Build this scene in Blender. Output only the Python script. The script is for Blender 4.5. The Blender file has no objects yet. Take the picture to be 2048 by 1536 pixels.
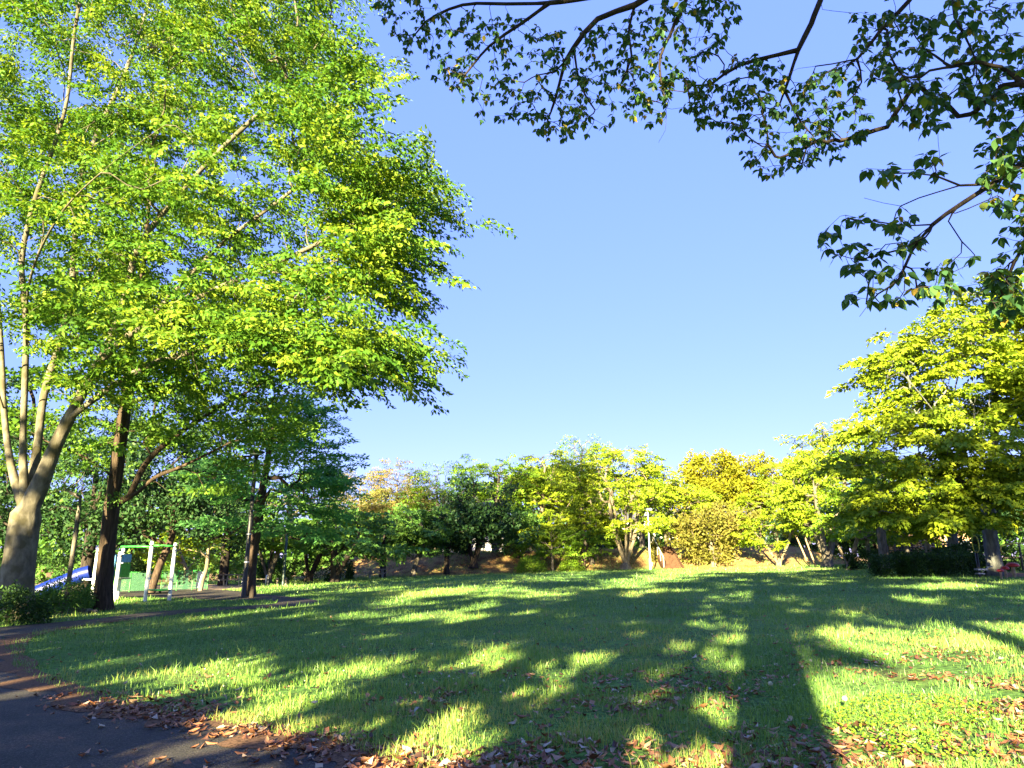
import bpy, math, random
import numpy as np
from mathutils import Vector

rng = np.random.default_rng(7)
random.seed(7)
S = bpy.context.scene
COL = S.collection

# ------------------------------------------------------------------ camera
F_PX, CX, CY = 1386.0, 1024.0, 768.0          # focal length and centre in photo pixels (2048 x 1536)
PITCH = math.radians(13.9)
CAM = np.array([0.0, 0.0, 1.5])
cam_data = bpy.data.cameras.new('camera')
cam_data.sensor_width = 36.0
cam_data.lens = F_PX / 2048.0 * 36.0
cam_data.clip_start = 0.05
cam_data.clip_end = 3000.0
cam = bpy.data.objects.new('camera', cam_data)
COL.objects.link(cam)
cam.location = CAM
cam.rotation_euler = (math.pi / 2 + PITCH, 0, 0)
S.camera = cam

# ------------------------------------------------------------------ light
SUN_AZ = math.radians(19.0)     # the light travels this far to the right of straight ahead
SUN_EL = math.radians(17.0)
w = bpy.data.worlds.new('World')
S.world = w
w.use_nodes = True
nt = w.node_tree
nt.nodes.clear()
sky = nt.nodes.new('ShaderNodeTexSky')
sky.sky_type = 'NISHITA'
sky.sun_disc = False
sky.sun_elevation = SUN_EL
sky.sun_rotation = SUN_AZ + math.pi
sky.air_density = 1.0
sky.dust_density = 0.1
sky.ozone_density = 3.0
bg = nt.nodes.new('ShaderNodeBackground')
bg.inputs['Strength'].default_value = 0.06
wo = nt.nodes.new('ShaderNodeOutputWorld')
clear = nt.nodes.new('ShaderNodeMix'); clear.data_type = 'RGBA'      # evens out the clear sky's own gradient
clear.inputs[0].default_value = 0.78
clear.inputs[7].default_value = (0.55, 0.97, 3.2, 1)
tint = nt.nodes.new('ShaderNodeMix'); tint.data_type = 'RGBA'; tint.blend_type = 'MULTIPLY'
tint.inputs[0].default_value = 1.0; tint.inputs[7].default_value = (1.0, 0.76, 0.82, 1)
nt.links.new(sky.outputs[0], tint.inputs[6])
nt.links.new(tint.outputs[2], clear.inputs[6])
nt.links.new(clear.outputs[2], bg.inputs['Color'])
nt.links.new(bg.outputs[0], wo.inputs['Surface'])

sd = bpy.data.lights.new('sun', 'SUN')
sd.energy = 5.0
sd.angle = math.radians(0.53)
sd.color = (1.0, 0.85, 0.47)
sun = bpy.data.objects.new('sun', sd)
COL.objects.link(sun)
SUN_DIR = Vector((math.sin(SUN_AZ) * math.cos(SUN_EL), math.cos(SUN_AZ) * math.cos(SUN_EL), -math.sin(SUN_EL)))
sun.rotation_euler = SUN_DIR.to_track_quat('-Z', 'Y').to_euler()
sun.location = (-20, -60, 40)

S.view_settings.view_transform = 'Standard'
S.view_settings.look = 'None'
S.view_settings.gamma = 1.0
S.view_settings.exposure = 3.2
S.render.engine = 'CYCLES'
S.cycles.use_denoising = True
S.cycles.max_bounces = 8
S.cycles.transparent_max_bounces = 8
S.cycles.diffuse_bounces = 4
S.cycles.transmission_bounces = 6
S.cycles.sample_clamp_indirect = 8.0

# ------------------------------------------------------------------ photo pixel -> place
def ray(px, py):
    u = (px - CX) / F_PX
    v = (CY - py) / F_PX
    return np.array([u, math.cos(PITCH) - v * math.sin(PITCH), math.sin(PITCH) + v * math.cos(PITCH)])

def at(px, py, Y):
    d = ray(px, py)
    return CAM + d * (Y / d[1])

def sstep(a, b, x):
    t = np.clip((x - a) / (b - a), 0, 1)
    return t * t * (3 - 2 * t)

def terrain(x, y):
    """gently tilted lawn with a low bank along its far side"""
    x = np.asarray(x, float); y = np.asarray(y, float)
    z = 0.026 * np.clip(x, -60, 60)
    base = 62.0 + 0.9 * np.sin(x * 0.21) + 0.5 * np.sin(x * 0.53 + 1)
    h = 1.9 * sstep(-21, -13, x) * (1 - sstep(25, 33, x))
    z = z + h * sstep(0, 5.6, y - base)
    z = z - 0.03 * np.clip(y - 75, 0, 60)
    return z

def gpt(px, py):
    """where the ray of a photo pixel meets the lawn (the tilted plane)"""
    d = ray(px, py)
    t = (0.026 * CAM[0] - CAM[2]) / (d[2] - 0.026 * d[0])
    p = CAM + d * t
    return p

def on_ground(px, Y):
    """x of a column of the photo at distance Y, standing on the terrain"""
    z = 0.0
    x = 0.0
    for _ in range(6):
        zc = Y * math.cos(PITCH) + (z - CAM[2]) * math.sin(PITCH)
        x = (px - CX) / F_PX * zc
        z = float(terrain(x, Y))
    return np.array([x, Y, z])

def scale_at(Y):
    return Y * 1.0 / F_PX

# ------------------------------------------------------------------ noise in numpy
_perm = rng.random((256, 256))
def vnoise(x, y):
    x = np.asarray(x, float); y = np.asarray(y, float)
    xi = np.floor(x).astype(int); yi = np.floor(y).astype(int)
    fx = x - xi; fy = y - yi
    fx = fx * fx * (3 - 2 * fx); fy = fy * fy * (3 - 2 * fy)
    g = lambda a, b: _perm[a & 255, b & 255]
    return (g(xi, yi) * (1 - fx) + g(xi + 1, yi) * fx) * (1 - fy) + (g(xi, yi + 1) * (1 - fx) + g(xi + 1, yi + 1) * fx) * fy
def fnoise(x, y):
    return 0.55 * vnoise(x, y) + 0.3 * vnoise(x * 2.1 + 13, y * 2.1 + 7) + 0.15 * vnoise(x * 4.3 + 31, y * 4.3 + 5)

# ------------------------------------------------------------------ materials
def new_mat(name):
    m = bpy.data.materials.new(name)
    m.use_nodes = True
    m.node_tree.nodes.clear()
    return m, m.node_tree.nodes, m.node_tree.links

def ramp(nodes, stops):
    r = nodes.new('ShaderNodeValToRGB')
    el = r.color_ramp.elements
    while len(el) > 1:
        el.remove(el[-1])
    el[0].position = stops[0][0]; el[0].color = (*stops[0][1], 1)
    for p, c in stops[1:]:
        e = el.new(p); e.color = (*c, 1)
    return r

def leaf_mat(name, stops, trans=0.42, tint=(1.25, 1.25, 0.55), rough=0.6, spec=0.18):
    m, n, l = new_mat(name)
    a = n.new('ShaderNodeAttribute'); a.attribute_name = 'rnd'
    r = ramp(n, stops)
    l.new(a.outputs['Fac'], r.inputs[0])
    p = n.new('ShaderNodeBsdfPrincipled')
    p.inputs['Roughness'].default_value = rough
    p.inputs['Specular IOR Level'].default_value = spec
    l.new(r.outputs[0], p.inputs['Base Color'])
    t = n.new('ShaderNodeBsdfTranslucent')
    mul = n.new('ShaderNodeMix'); mul.data_type = 'RGBA'; mul.blend_type = 'MULTIPLY'
    mul.inputs[0].default_value = 1.0
    l.new(r.outputs[0], mul.inputs[6]); mul.inputs[7].default_value = (*tint, 1)
    l.new(mul.outputs[2], t.inputs['Color'])
    mx = n.new('ShaderNodeMixShader'); mx.inputs[0].default_value = trans
    l.new(p.outputs[0], mx.inputs[1]); l.new(t.outputs[0], mx.inputs[2])
    o = n.new('ShaderNodeOutputMaterial')
    l.new(mx.outputs[0], o.inputs[0])
    return m

def bark_mat(name, c1, c2, c3, scale=6.0, stretch=0.12, bump=0.6, blotch=None):
    m, n, l = new_mat(name)
    g = n.new('ShaderNodeTexCoord')
    mp = n.new('ShaderNodeMapping'); mp.inputs['Scale'].default_value = (1, 1, stretch)
    l.new(g.outputs['Object'], mp.inputs[0])
    no = n.new('ShaderNodeTexNoise'); no.inputs['Scale'].default_value = scale
    no.inputs['Detail'].default_value = 7; no.inputs['Roughness'].default_value = 0.65
    l.new(mp.outputs[0], no.inputs['Vector'])
    r = ramp(n, [(0.3, c1), (0.52, c2), (0.72, c3)])
    l.new(no.outputs['Fac'], r.inputs[0])
    col = r.outputs[0]
    if blotch:
        n2 = n.new('ShaderNodeTexNoise'); n2.inputs['Scale'].default_value = 2.2; n2.inputs['Detail'].default_value = 5
        l.new(g.outputs['Object'], n2.inputs['Vector'])
        r2 = ramp(n, [(0.5, (0, 0, 0)), (0.62, (1, 1, 1))])
        l.new(n2.outputs['Fac'], r2.inputs[0])
        mx = n.new('ShaderNodeMix'); mx.data_type = 'RGBA'
        l.new(r2.outputs[0], mx.inputs[0]); l.new(col, mx.inputs[6]); mx.inputs[7].default_value = (*blotch, 1)
        col = mx.outputs[2]
    p = n.new('ShaderNodeBsdfPrincipled'); p.inputs['Roughness'].default_value = 0.9
    p.inputs['Specular IOR Level'].default_value = 0.2
    l.new(col, p.inputs['Base Color'])
    b = n.new('ShaderNodeBump'); b.inputs['Strength'].default_value = bump; b.inputs['Distance'].default_value = 0.07
    l.new(no.outputs['Fac'], b.inputs['Height']); l.new(b.outputs[0], p.inputs['Normal'])
    o = n.new('ShaderNodeOutputMaterial'); l.new(p.outputs[0], o.inputs[0])
    return m

def paint_mat(name, col, rough=0.45, metal=0.0, dirt=0.25, scale=9.0, spec=0.4):
    m, n, l = new_mat(name)
    g = n.new('ShaderNodeTexCoord')
    no = n.new('ShaderNodeTexNoise'); no.inputs['Scale'].default_value = scale; no.inputs['Detail'].default_value = 6
    l.new(g.outputs['Object'], no.inputs['Vector'])
    d = tuple(c * (1 - dirt) * 0.8 for c in col)
    r = ramp(n, [(0.35, d), (0.55, col)])
    l.new(no.outputs['Fac'], r.inputs[0])
    p = n.new('ShaderNodeBsdfPrincipled'); p.inputs['Roughness'].default_value = rough
    p.inputs['Metallic'].default_value = metal; p.inputs['Specular IOR Level'].default_value = spec
    l.new(r.outputs[0], p.inputs['Base Color'])
    o = n.new('ShaderNodeOutputMaterial'); l.new(p.outputs[0], o.inputs[0])
    return m

# ------------------------------------------------------------------ meshes
def mesh_np(name, verts, faces, mat, smooth=False, rnd=None, extra=None):
    verts = np.ascontiguousarray(verts, dtype=np.float32)
    faces = np.ascontiguousarray(faces, dtype=np.int32)
    me = bpy.data.meshes.new(name)
    k = faces.shape[1]
    me.vertices.add(len(verts)); me.vertices.foreach_set('co', verts.ravel())
    me.loops.add(faces.size); me.loops.foreach_set('vertex_index', faces.ravel())
    me.polygons.add(len(faces))
    me.polygons.foreach_set('loop_start', np.arange(0, faces.size, k, dtype=np.int32))
    me.polygons.foreach_set('loop_total', np.full(len(faces), k, dtype=np.int32))
    if smooth:
        me.polygons.foreach_set('use_smooth', np.ones(len(faces), dtype=bool))
    if rnd is not None:
        a = me.attributes.new('rnd', 'FLOAT', 'FACE')
        a.data.foreach_set('value', np.ascontiguousarray(rnd, dtype=np.float32))
    if extra is not None:
        for nm, arr in extra.items():
            a = me.attributes.new(nm, 'FLOAT', 'POINT')
            a.data.foreach_set('value', np.ascontiguousarray(arr, dtype=np.float32))
    me.materials.append(mat)
    me.update(calc_edges=True)
    me.validate()
    return me

def link(name, data, parent=None, loc=None):
    o = bpy.data.objects.new(name, data)
    COL.objects.link(o)
    if parent is not None:
        o.parent = parent
    if loc is not None:
        o.location = tuple(float(v) for v in loc)
    return o

def tag(o, label=None, cat=None, group=None, kind=None):
    if label: o['label'] = label
    if cat: o['category'] = cat
    if group: o['group'] = group
    if kind: o['kind'] = kind
    return o

def thing(name, label, cat, loc, group=None, rz=0.0):
    o = link(name, None, None, loc)
    o.empty_display_size = 0.2
    o.rotation_euler[2] = rz
    return tag(o, label, cat, group)

class MB:
    """collects quads and triangles for one small hand-built mesh"""
    def __init__(self): self.v = []; self.f = []
    def add(self, vs, fs):
        b = len(self.v)
        self.v += [tuple(float(c) for c in q) for q in vs]
        self.f += [tuple(b + i for i in q) for q in fs]
        return self
    def box(self, c, s, rz=0.0, taper=1.0, rx=0.0):
        hx, hy, hz = s[0] / 2, s[1] / 2, s[2] / 2
        vs = []
        for z in (-hz, hz):
            t = taper if z > 0 else 1.0
            for x, y in ((-hx, -hy), (hx, -hy), (hx, hy), (-hx, hy)):
                X, Y_, Z = x * t, y * t, z
                Y_, Z = Y_ * math.cos(rx) - Z * math.sin(rx), Y_ * math.sin(rx) + Z * math.cos(rx)
                vs.append((c[0] + X * math.cos(rz) - Y_ * math.sin(rz), c[1] + X * math.sin(rz) + Y_ * math.cos(rz), c[2] + Z))
        return self.add(vs, [(0, 3, 2, 1), (4, 5, 6, 7), (0, 1, 5, 4), (1, 2, 6, 5), (2, 3, 7, 6), (3, 0, 4, 7)])
    def tube(self, pts, rad, sides=10, cap=True):
        v, f = tube_arrays(np.array(pts, float), np.broadcast_to(np.array(rad, float), (len(pts),)), sides)
        self.add(v, f)
        if cap:
            b = len(self.v) - len(v)
            self.f.append(tuple(b + i for i in range(sides))[::-1])
            self.f.append(tuple(b + len(v) - sides + i for i in range(sides)))
        return self
    def lathe(self, prof, c=(0, 0, 0), sides=20):
        vs = []; fs = []
        for r, z in prof:
            for k in range(sides):
                a = 2 * math.pi * k / sides
                vs.append((c[0] + r * math.cos(a), c[1] + r * math.sin(a), c[2] + z))
        for i in range(len(prof) - 1):
            for k in range(sides):
                k2 = (k + 1) % sides
                fs.append((i * sides + k, i * sides + k2, (i + 1) * sides + k2, (i + 1) * sides + k))
        return self.add(vs, fs)
    def build(self, name, mat, parent=None, smooth=False, loc=None):
        me = bpy.data.meshes.new(name)
        me.from_pydata(self.v, [], self.f)
        me.materials.append(mat)
        if smooth:
            for p in me.polygons: p.use_smooth = True
        me.update()
        return link(name, me, parent, loc)

def tube_arrays(P, R, sides, wob=0.0):
    n = len(P)
    T = np.gradient(P, axis=0) if n > 2 else np.repeat([P[-1] - P[0]], n, 0)
    T /= np.linalg.norm(T, axis=1, keepdims=True) + 1e-9
    ref = np.array([0.0, 1.0, 0.0]) if abs(T[0][1]) < 0.8 else np.array([1.0, 0, 0])
    u = np.cross(T[0], ref); u /= np.linalg.norm(u)
    U = np.empty_like(P)
    for i in range(n):
        u = u - T[i] * np.dot(u, T[i]); u /= np.linalg.norm(u) + 1e-9
        U[i] = u
    V = np.cross(T, U)
    a = np.arange(sides) * (2 * math.pi / sides)
    rr = R[:, None, None] * np.ones((1, sides, 1))
    if wob:
        rr = rr * (1 + wob * (rng.random((n, sides, 1)) - 0.5))
    ring = P[:, None, :] + rr * (np.cos(a)[None, :, None] * U[:, None, :] + np.sin(a)[None, :, None] * V[:, None, :])
    v = ring.reshape(-1, 3)
    i = np.arange(n - 1)[:, None] * sides; k = np.arange(sides)[None, :]; k2 = (k + 1) % sides
    f = np.stack([i + k, i + k2, i + sides + k2, i + sides + k], -1).reshape(-1, 4)
    return v, f

# ------------------------------------------------------------------ trees
def spray_flat(n_side, lpt, ll, lw, droop=0.35, wpos=0.45, hang=0.25, jit=0.35):
    """a flattened, drooping twig fan: arrays of leaf quads (n,4,3)"""
    base, dirs = [], []
    for i in range(n_side):
        s = (i + 0.6) / n_side
        side = 1 if i % 2 else -1
        L = 0.55 * (1 - 0.55 * s) * rng.uniform(0.75, 1.2)
        ang = side * rng.uniform(0.7, 1.05)
        o = np.array([s, 0.0]); d = np.array([math.cos(ang), math.sin(ang)])
        for j in range(lpt):
            t = (j + 0.5) / lpt
            q = o + d * L * t
            la = ang + (0.75 if j % 2 else -0.75) + rng.normal(0, 0.25)
            base.append((q[0], q[1])); dirs.append(la)
        base.append(tuple(o)); dirs.append(-ang * 0.8)
    for j in range(3):
        base.append((1.0, 0.0)); dirs.append((j - 1) * 0.6)
    base = np.array(base); dirs = np.array(dirs)
    n = len(base)
    r2 = (base ** 2).sum(1)
    z = -droop * r2 + rng.normal(0, 0.05, n)
    B = np.column_stack([base[:, 0], base[:, 1], z])
    D = np.column_stack([np.cos(dirs) + 0.1, np.sin(dirs), -hang - droop * np.sqrt(r2) + rng.normal(0, jit, n)])
    D /= np.linalg.norm(D, axis=1, keepdims=True)
    N = np.column_stack([rng.normal(0.45, jit + 0.15, n), rng.normal(0, jit + 0.15, n), np.full(n, 0.75)])
    W = np.cross(N, D); W /= np.linalg.norm(W, axis=1, keepdims=True)
    l = ll * rng.uniform(0.7, 1.2, n)[:, None]; wd = lw * rng.uniform(0.8, 1.2, n)[:, None] * 0.5
    up = np.cross(D, W) * (lw * 0.15)
    m = B + D * l * wpos
    return np.stack([B, m + W * wd + up, B + D * l, m - W * wd + up], 1)

def spray_ball(n, ll, lw, wpos=0.5, flat=0.7, outward=0.8):
    q = rng.normal(0, 1, (n, 3)); q /= np.linalg.norm(q, axis=1, keepdims=True)
    B = q * (rng.random((n, 1)) ** 0.45) * 0.55; B[:, 2] *= flat; B[:, 0] += 0.3
    D = q * outward + rng.normal(0, 0.5, (n, 3)) + np.array([0, 0, 0.05]); D /= np.linalg.norm(D, axis=1, keepdims=True)
    N = rng.normal(0, 0.6, (n, 3)) + np.array([0, 0, 0.9])
    W = np.cross(N, D); W /= np.linalg.norm(W, axis=1, keepdims=True) + 1e-9
    l = ll * rng.uniform(0.7, 1.2, n)[:, None]; wd = lw * rng.uniform(0.8, 1.2, n)[:, None] * 0.5
    m = B + D * l * wpos
    return np.stack([B, m + W * wd, B + D * l, m - W * wd], 1)

def spray_ginkgo(nodes, per, ll, lw):
    B, D = [], []
    for i in range(nodes):
        s = (i + 0.5) / nodes
        for j in range(per):
            a = rng.uniform(0, 2 * math.pi)
            B.append((s * 1.1 + rng.normal(0, 0.02), rng.normal(0, 0.06), -0.12 * s * s + rng.normal(0, 0.05)))
            D.append((0.35 + 0.4 * math.cos(a), math.sin(a), rng.normal(-0.1, 0.45)))
    B = np.array(B); D = np.array(D); n = len(B)
    D /= np.linalg.norm(D, axis=1, keepdims=True)
    B = B + D * 0.05
    N = rng.normal(0, 0.5, (n, 3)) + np.array([0, 0, 0.8])
    W = np.cross(N, D); W /= np.linalg.norm(W, axis=1, keepdims=True) + 1e-9
    l = ll * rng.uniform(0.7, 1.2, n)[:, None]; wd = lw * rng.uniform(0.8, 1.2, n)[:, None] * 0.5
    m = B + D * l * 0.8
    return np.stack([B, m + W * wd, B + D * l, m - W * wd], 1)

def put_sprays(pos, out, scale, variants, roll=0.25, tilt=0.0):
    """instances of spray variants: vertices, quads and one random number per leaf"""
    V, R = [], []
    which = rng.integers(0, len(variants), len(pos))
    for v, loc in enumerate(variants):
        idx = np.where(which == v)[0]
        if not len(idx): continue
        x = out[idx].copy(); x[:, 2] += tilt
        x /= np.linalg.norm(x, axis=1, keepdims=True) + 1e-9
        up = np.tile([0.0, 0, 1.0], (len(idx), 1)) + rng.normal(0, roll, (len(idx), 3))
        y = np.cross(up, x); y /= np.linalg.norm(y, axis=1, keepdims=True) + 1e-9
        z = np.cross(x, y)
        M = np.stack([x, y, z], 2)                       # columns
        L = loc.reshape(-1, 3)
        P = np.einsum('sij,lj->sli', M, L) * scale[idx][:, None, None] + pos[idx][:, None, :]
        V.append(P.reshape(-1, 3))
        sr = rng.random((len(idx), 1))
        R.append((0.55 * sr + 0.45 * rng.random((len(idx), len(loc)))).ravel())
    V = np.concatenate(V); R = np.concatenate(R)
    return V, np.arange(len(V)).reshape(-1, 4), R

class Skel:
    def __init__(self, cap=60000):
        self.p = np.zeros((cap, 3)); self.path = np.zeros(cap); self.dir = np.zeros((cap, 3))
        self.par = np.full(cap, -1); self.n = 0
    def add(self, p, par):
        i = self.n
        self.p[i] = p; self.par[i] = par
        if par >= 0:
            d = np.asarray(p) - self.p[par]; L = np.linalg.norm(d)
            self.path[i] = self.path[par] + L
            self.dir[i] = d / (L + 1e-9)
        else:
            self.dir[i] = (0, 0, 1)
        self.n += 1
        return i
    def line(self, pts, start=-1, step=0.5):
        """a polyline, smoothed and subdivided, hung on node start"""
        pts = [np.asarray(q, float) for q in pts]
        cur = start
        if cur < 0:
            cur = self.add(pts[0], -1); pts = pts[1:]; prev = self.p[cur].copy()
        ctrl = [self.p[cur].copy()] + pts
        C = np.array([2 * ctrl[0] - ctrl[1]] + ctrl + [2 * ctrl[-1] - ctrl[-2]])
        for i in range(1, len(C) - 2):
            L = np.linalg.norm(C[i + 1] - C[i]); k = max(1, int(math.ceil(L / step)))
            for j in range(1, k + 1):
                t = j / k
                q = 0.5 * (2 * C[i] + (C[i + 1] - C[i - 1]) * t + (2 * C[i - 1] - 5 * C[i] + 4 * C[i + 1] - C[i + 2]) * t * t + (3 * C[i] - C[i - 1] - 3 * C[i + 1] + C[i + 2]) * t ** 3)
                cur = self.add(q, cur)
        return cur
    def nearest(self, p):
        return int(np.argmin(((self.p[:self.n] - np.asarray(p)) ** 2).sum(1)))
    def grow(self, targets, bf=0.25, step=0.6, curve=0.45, upw=0.6, wig=0.04, lo=0):
        tips = []
        c0 = self.p[:self.n].mean(0)
        order = np.argsort(np.min(np.linalg.norm(targets[:, None, :] - self.p[None, lo:self.n:2, :], axis=2), axis=1))
        for t in targets[order]:
            P = self.p[lo:self.n]
            d = np.linalg.norm(P - t, axis=1)
            cost = d + bf * self.path[lo:self.n] + upw * np.clip(P[:, 2] - t[2], 0, None)
            i = int(np.argmin(cost)) + lo
            L = np.linalg.norm(self.p[i] - t)
            if L < 1e-3:
                tips.append(i); continue
            c = self.p[i] + self.dir[i] * L * curve
            k = max(1, int(math.ceil(L / step)))
            p0 = self.p[i].copy(); cur = i
            for j in range(1, k + 1):
                s = j / k
                q = (1 - s) ** 2 * p0 + 2 * s * (1 - s) * c + s * s * t
                if j < k: q = q + rng.normal(0, wig * L / k, 3)
                cur = self.add(q, cur)
            tips.append(cur)
        return np.array(tips)
    def radii(self, tips, R, tip_r):
        n = self.n
        cnt = np.zeros(n)
        np.add.at(cnt, tips, 1)
        haschild = np.zeros(n, bool); haschild[self.par[1:n]] = True
        cnt[~haschild & (cnt == 0)] = 1
        for i in range(n - 1, 0, -1):
            cnt[self.par[i]] += cnt[i]
        e = math.log(R / tip_r) / math.log(max(cnt[0], 2))
        return tip_r * np.maximum(cnt, 1) ** e
    def mesh(self, r, lo=0.0, hi=1e9, sides=None, flare=0.0, flare_h=0.5, minr=0.0):
        """tubes along the branches whose radius lies in [lo, hi)"""
        n = self.n; kids = [[] for _ in range(n)]
        for i in range(1, n): kids[self.par[i]].append(i)
        V, Fq = [], []; base = 0
        starts = [0] ; z0 = self.p[0][2]
        stack = [(0, -1)]
        while stack:
            i, frm = stack.pop()
            chain = [] if frm < 0 else [frm]
            rad = [] if frm < 0 else [min(r[frm], r[i] * 1.25)]
            cur = i
            while True:
                chain.append(cur); rad.append(r[cur])
                if not kids[cur]: break
                ks = sorted(kids[cur], key=lambda q: -r[q])
                for q in ks[1:]: stack.append((q, cur))
                cur = ks[0]
            chain = np.array(chain); rad = np.array(rad)
            keep = (rad >= lo) & (rad < hi) & (rad >= minr)
            if lo > 0:
                m = int(keep.sum())                        # radii fall along a chain: keep its thick head
                chain = chain[:m]; rad = rad[:m]
            else:
                f = int(np.argmax(keep)) if keep.any() else len(keep)
                f = max(0, f - 1); e = len(keep) - int(np.argmax(keep[::-1])) if keep.any() else 0
                chain = chain[f:e]; rad = rad[f:e]
            if len(chain) < 2: continue
            P = self.p[chain]
            if flare and frm < 0:
                hgt = P[:, 2] - z0
                rad = rad * (1 + flare * np.exp(-hgt / flare_h))
            mr = rad.max()
            s = sides or (14 if mr > 0.2 else 8 if mr > 0.08 else 5 if mr > 0.025 else 3)
            v, f = tube_arrays(P, rad, s, 0.05 if mr > 0.06 else 0)
            V.append(v); Fq.append(f + base); base += len(v)
        if not V: return None
        return np.concatenate(V), np.concatenate(Fq)

def ellipsoid_pts(c, r, n, lower=0.55, shell=0.45):
    out = []
    while len(out) < n:
        q = rng.normal(0, 1, 3); q /= np.linalg.norm(q)
        if q[2] < -0.25 and rng.random() > lower: continue
        out.append(c + q * r * (shell + (1 - shell) * rng.random() ** 0.55))
    return np.array(out)

def make_tree(name, label, mats, sk, centres, axis, R, tip_r, variants, rc, k, ss, group=None, cat='tree',
              bf=0.25, upw=0.6, step=0.7, tilt=0.0, roll=0.25, flare=0.5, flare_h=0.5, flatz=0.25, minr=0.0, twig_split=0.05, keep_lo=0, out_up=0.15, limb=None):
    """plates of leaf sprays around the given centres, a skeleton grown to carry them, bark tubes over it"""
    base = sk.p[0].copy()
    T = np.repeat(centres, k, 0)
    off = rng.normal(0, 0.5, T.shape) * np.array([rc, rc, rc * flatz])
    T = T + off
    T[:, 2] = np.maximum(T[:, 2], base[2] + 0.5)
    tips = sk.grow(T, bf=bf, upw=upw, step=step, lo=keep_lo)
    r = sk.radii(tips, R, tip_r)
    if limb:                                              # limbs slimmer than the trunk they leave
        r = r * (1 - (1 - limb[2]) * sstep(limb[0], limb[1], sk.path[:sk.n]))
    root = thing(name, label, cat, base, group)
    off0 = np.array(base)
    tm = sk.mesh(r, lo=twig_split, flare=flare, flare_h=flare_h)
    if tm: link('trunk', mesh_np('trunk', tm[0] - off0, tm[1], mats[0], smooth=True), root)
    bm_ = sk.mesh(r, lo=0.0, hi=twig_split, minr=minr)
    if bm_: link('branches', mesh_np('branches', bm_[0] - off0, bm_[1], mats[0], smooth=True), root)
    pos = sk.p[tips]
    out = pos - (axis if axis.ndim == 2 else axis[None, :]); out[:, 2] = 0
    out /= np.linalg.norm(out, axis=1, keepdims=True) + 1e-6
    out = out * 0.9 + sk.dir[tips] * 0.35 + rng.normal(0, 0.4, out.shape) * np.array([1, 1, 0.35])
    out[:, 2] = out[:, 2] * 0.4 + out_up
    sc = ss * rng.uniform(0.75, 1.25, len(pos))
    V, Fq, Rn = put_sprays(pos, out, sc, variants, roll=roll, tilt=tilt)
    V[:, 2] = np.maximum(V[:, 2], base[2] + 0.1)
    link('crown', mesh_np('crown', V - off0, Fq, mats[1], rnd=Rn), root)
    return root, len(Fq)

# ------------------------------------------------------------------ materials in use
YEL = [(0.0, (0.105, 0.18, 0.011)), (0.5, (0.19, 0.27, 0.015)), (1.0, (0.31, 0.35, 0.02))]
M_LEAF_ZEL = leaf_mat('leaf_zelkova', [(0.0, (0.03, 0.10, 0.011)), (0.45, (0.08, 0.175, 0.015)), (1.0, (0.23, 0.29, 0.02))], trans=0.34)
M_LEAF_GINKGO = leaf_mat('leaf_ginkgo', [(0.0, (0.06, 0.15, 0.022)), (0.5, (0.11, 0.22, 0.027)), (1.0, (0.18, 0.28, 0.03))], trans=0.4)
M_LEAF_FEATHER = leaf_mat('leaf_feather', [(0.0, (0.06, 0.19, 0.055)), (0.5, (0.10, 0.28, 0.08)), (1.0, (0.16, 0.33, 0.09))], trans=0.45, tint=(1.1, 1.25, 0.8))
M_LEAF_YELLOW = leaf_mat('leaf_yellow_green', YEL, trans=0.25)
M_LEAF_FRESH = leaf_mat('leaf_fresh_green', [(0.0, (0.07, 0.17, 0.014)), (0.5, (0.14, 0.25, 0.018)), (1.0, (0.23, 0.31, 0.022))], trans=0.28)
M_LEAF_DARK = leaf_mat('leaf_dark_evergreen', [(0.0, (0.012, 0.038, 0.014)), (0.6, (0.025, 0.07, 0.02)), (1.0, (0.06, 0.11, 0.03))], trans=0.15, rough=0.6, spec=0.25)
M_LEAF_MID = leaf_mat('leaf_mid_green', [(0.0, (0.05, 0.13, 0.028)), (0.5, (0.08, 0.18, 0.033)), (1.0, (0.14, 0.23, 0.04))], trans=0.3)
M_LEAF_ORANGE = leaf_mat('leaf_orange_green', [(0.0, (0.14, 0.175, 0.013)), (0.5, (0.23, 0.235, 0.016)), (1.0, (0.34, 0.28, 0.02))], trans=0.35)
M_LEAF_OLIVE = leaf_mat('leaf_olive', [(0.0, (0.10, 0.11, 0.02)), (0.5, (0.17, 0.165, 0.03)), (1.0, (0.25, 0.20, 0.06))], trans=0.35)
M_LEAF_RUST = leaf_mat('leaf_rusty_sparse', [(0.0, (0.12, 0.17, 0.035)), (0.5, (0.21, 0.2, 0.055)), (1.0, (0.34, 0.21, 0.09))], trans=0.3)
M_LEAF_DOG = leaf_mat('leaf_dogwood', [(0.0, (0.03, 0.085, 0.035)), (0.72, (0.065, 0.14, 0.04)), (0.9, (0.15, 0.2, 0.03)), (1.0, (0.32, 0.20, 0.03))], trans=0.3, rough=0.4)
M_LEAF_BOX = leaf_mat('leaf_hedge', [(0.0, (0.015, 0.04, 0.012)), (0.6, (0.035, 0.085, 0.02)), (1.0, (0.08, 0.14, 0.03))], trans=0.25)
M_BARK_ZEL = bark_mat('bark_zelkova', (0.065, 0.055, 0.04), (0.135, 0.12, 0.09), (0.22, 0.20, 0.155), scale=5, stretch=0.5, bump=0.45, blotch=(0.085, 0.075, 0.045))
M_BARK_DARK = bark_mat('bark_furrowed', (0.016, 0.012, 0.009), (0.055, 0.038, 0.026), (0.12, 0.085, 0.056), scale=15, stretch=0.10, bump=1.0)
M_BARK_GREY = bark_mat('bark_grey', (0.05, 0.045, 0.035), (0.12, 0.105, 0.085), (0.22, 0.20, 0.17), scale=8, stretch=0.3)
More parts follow.
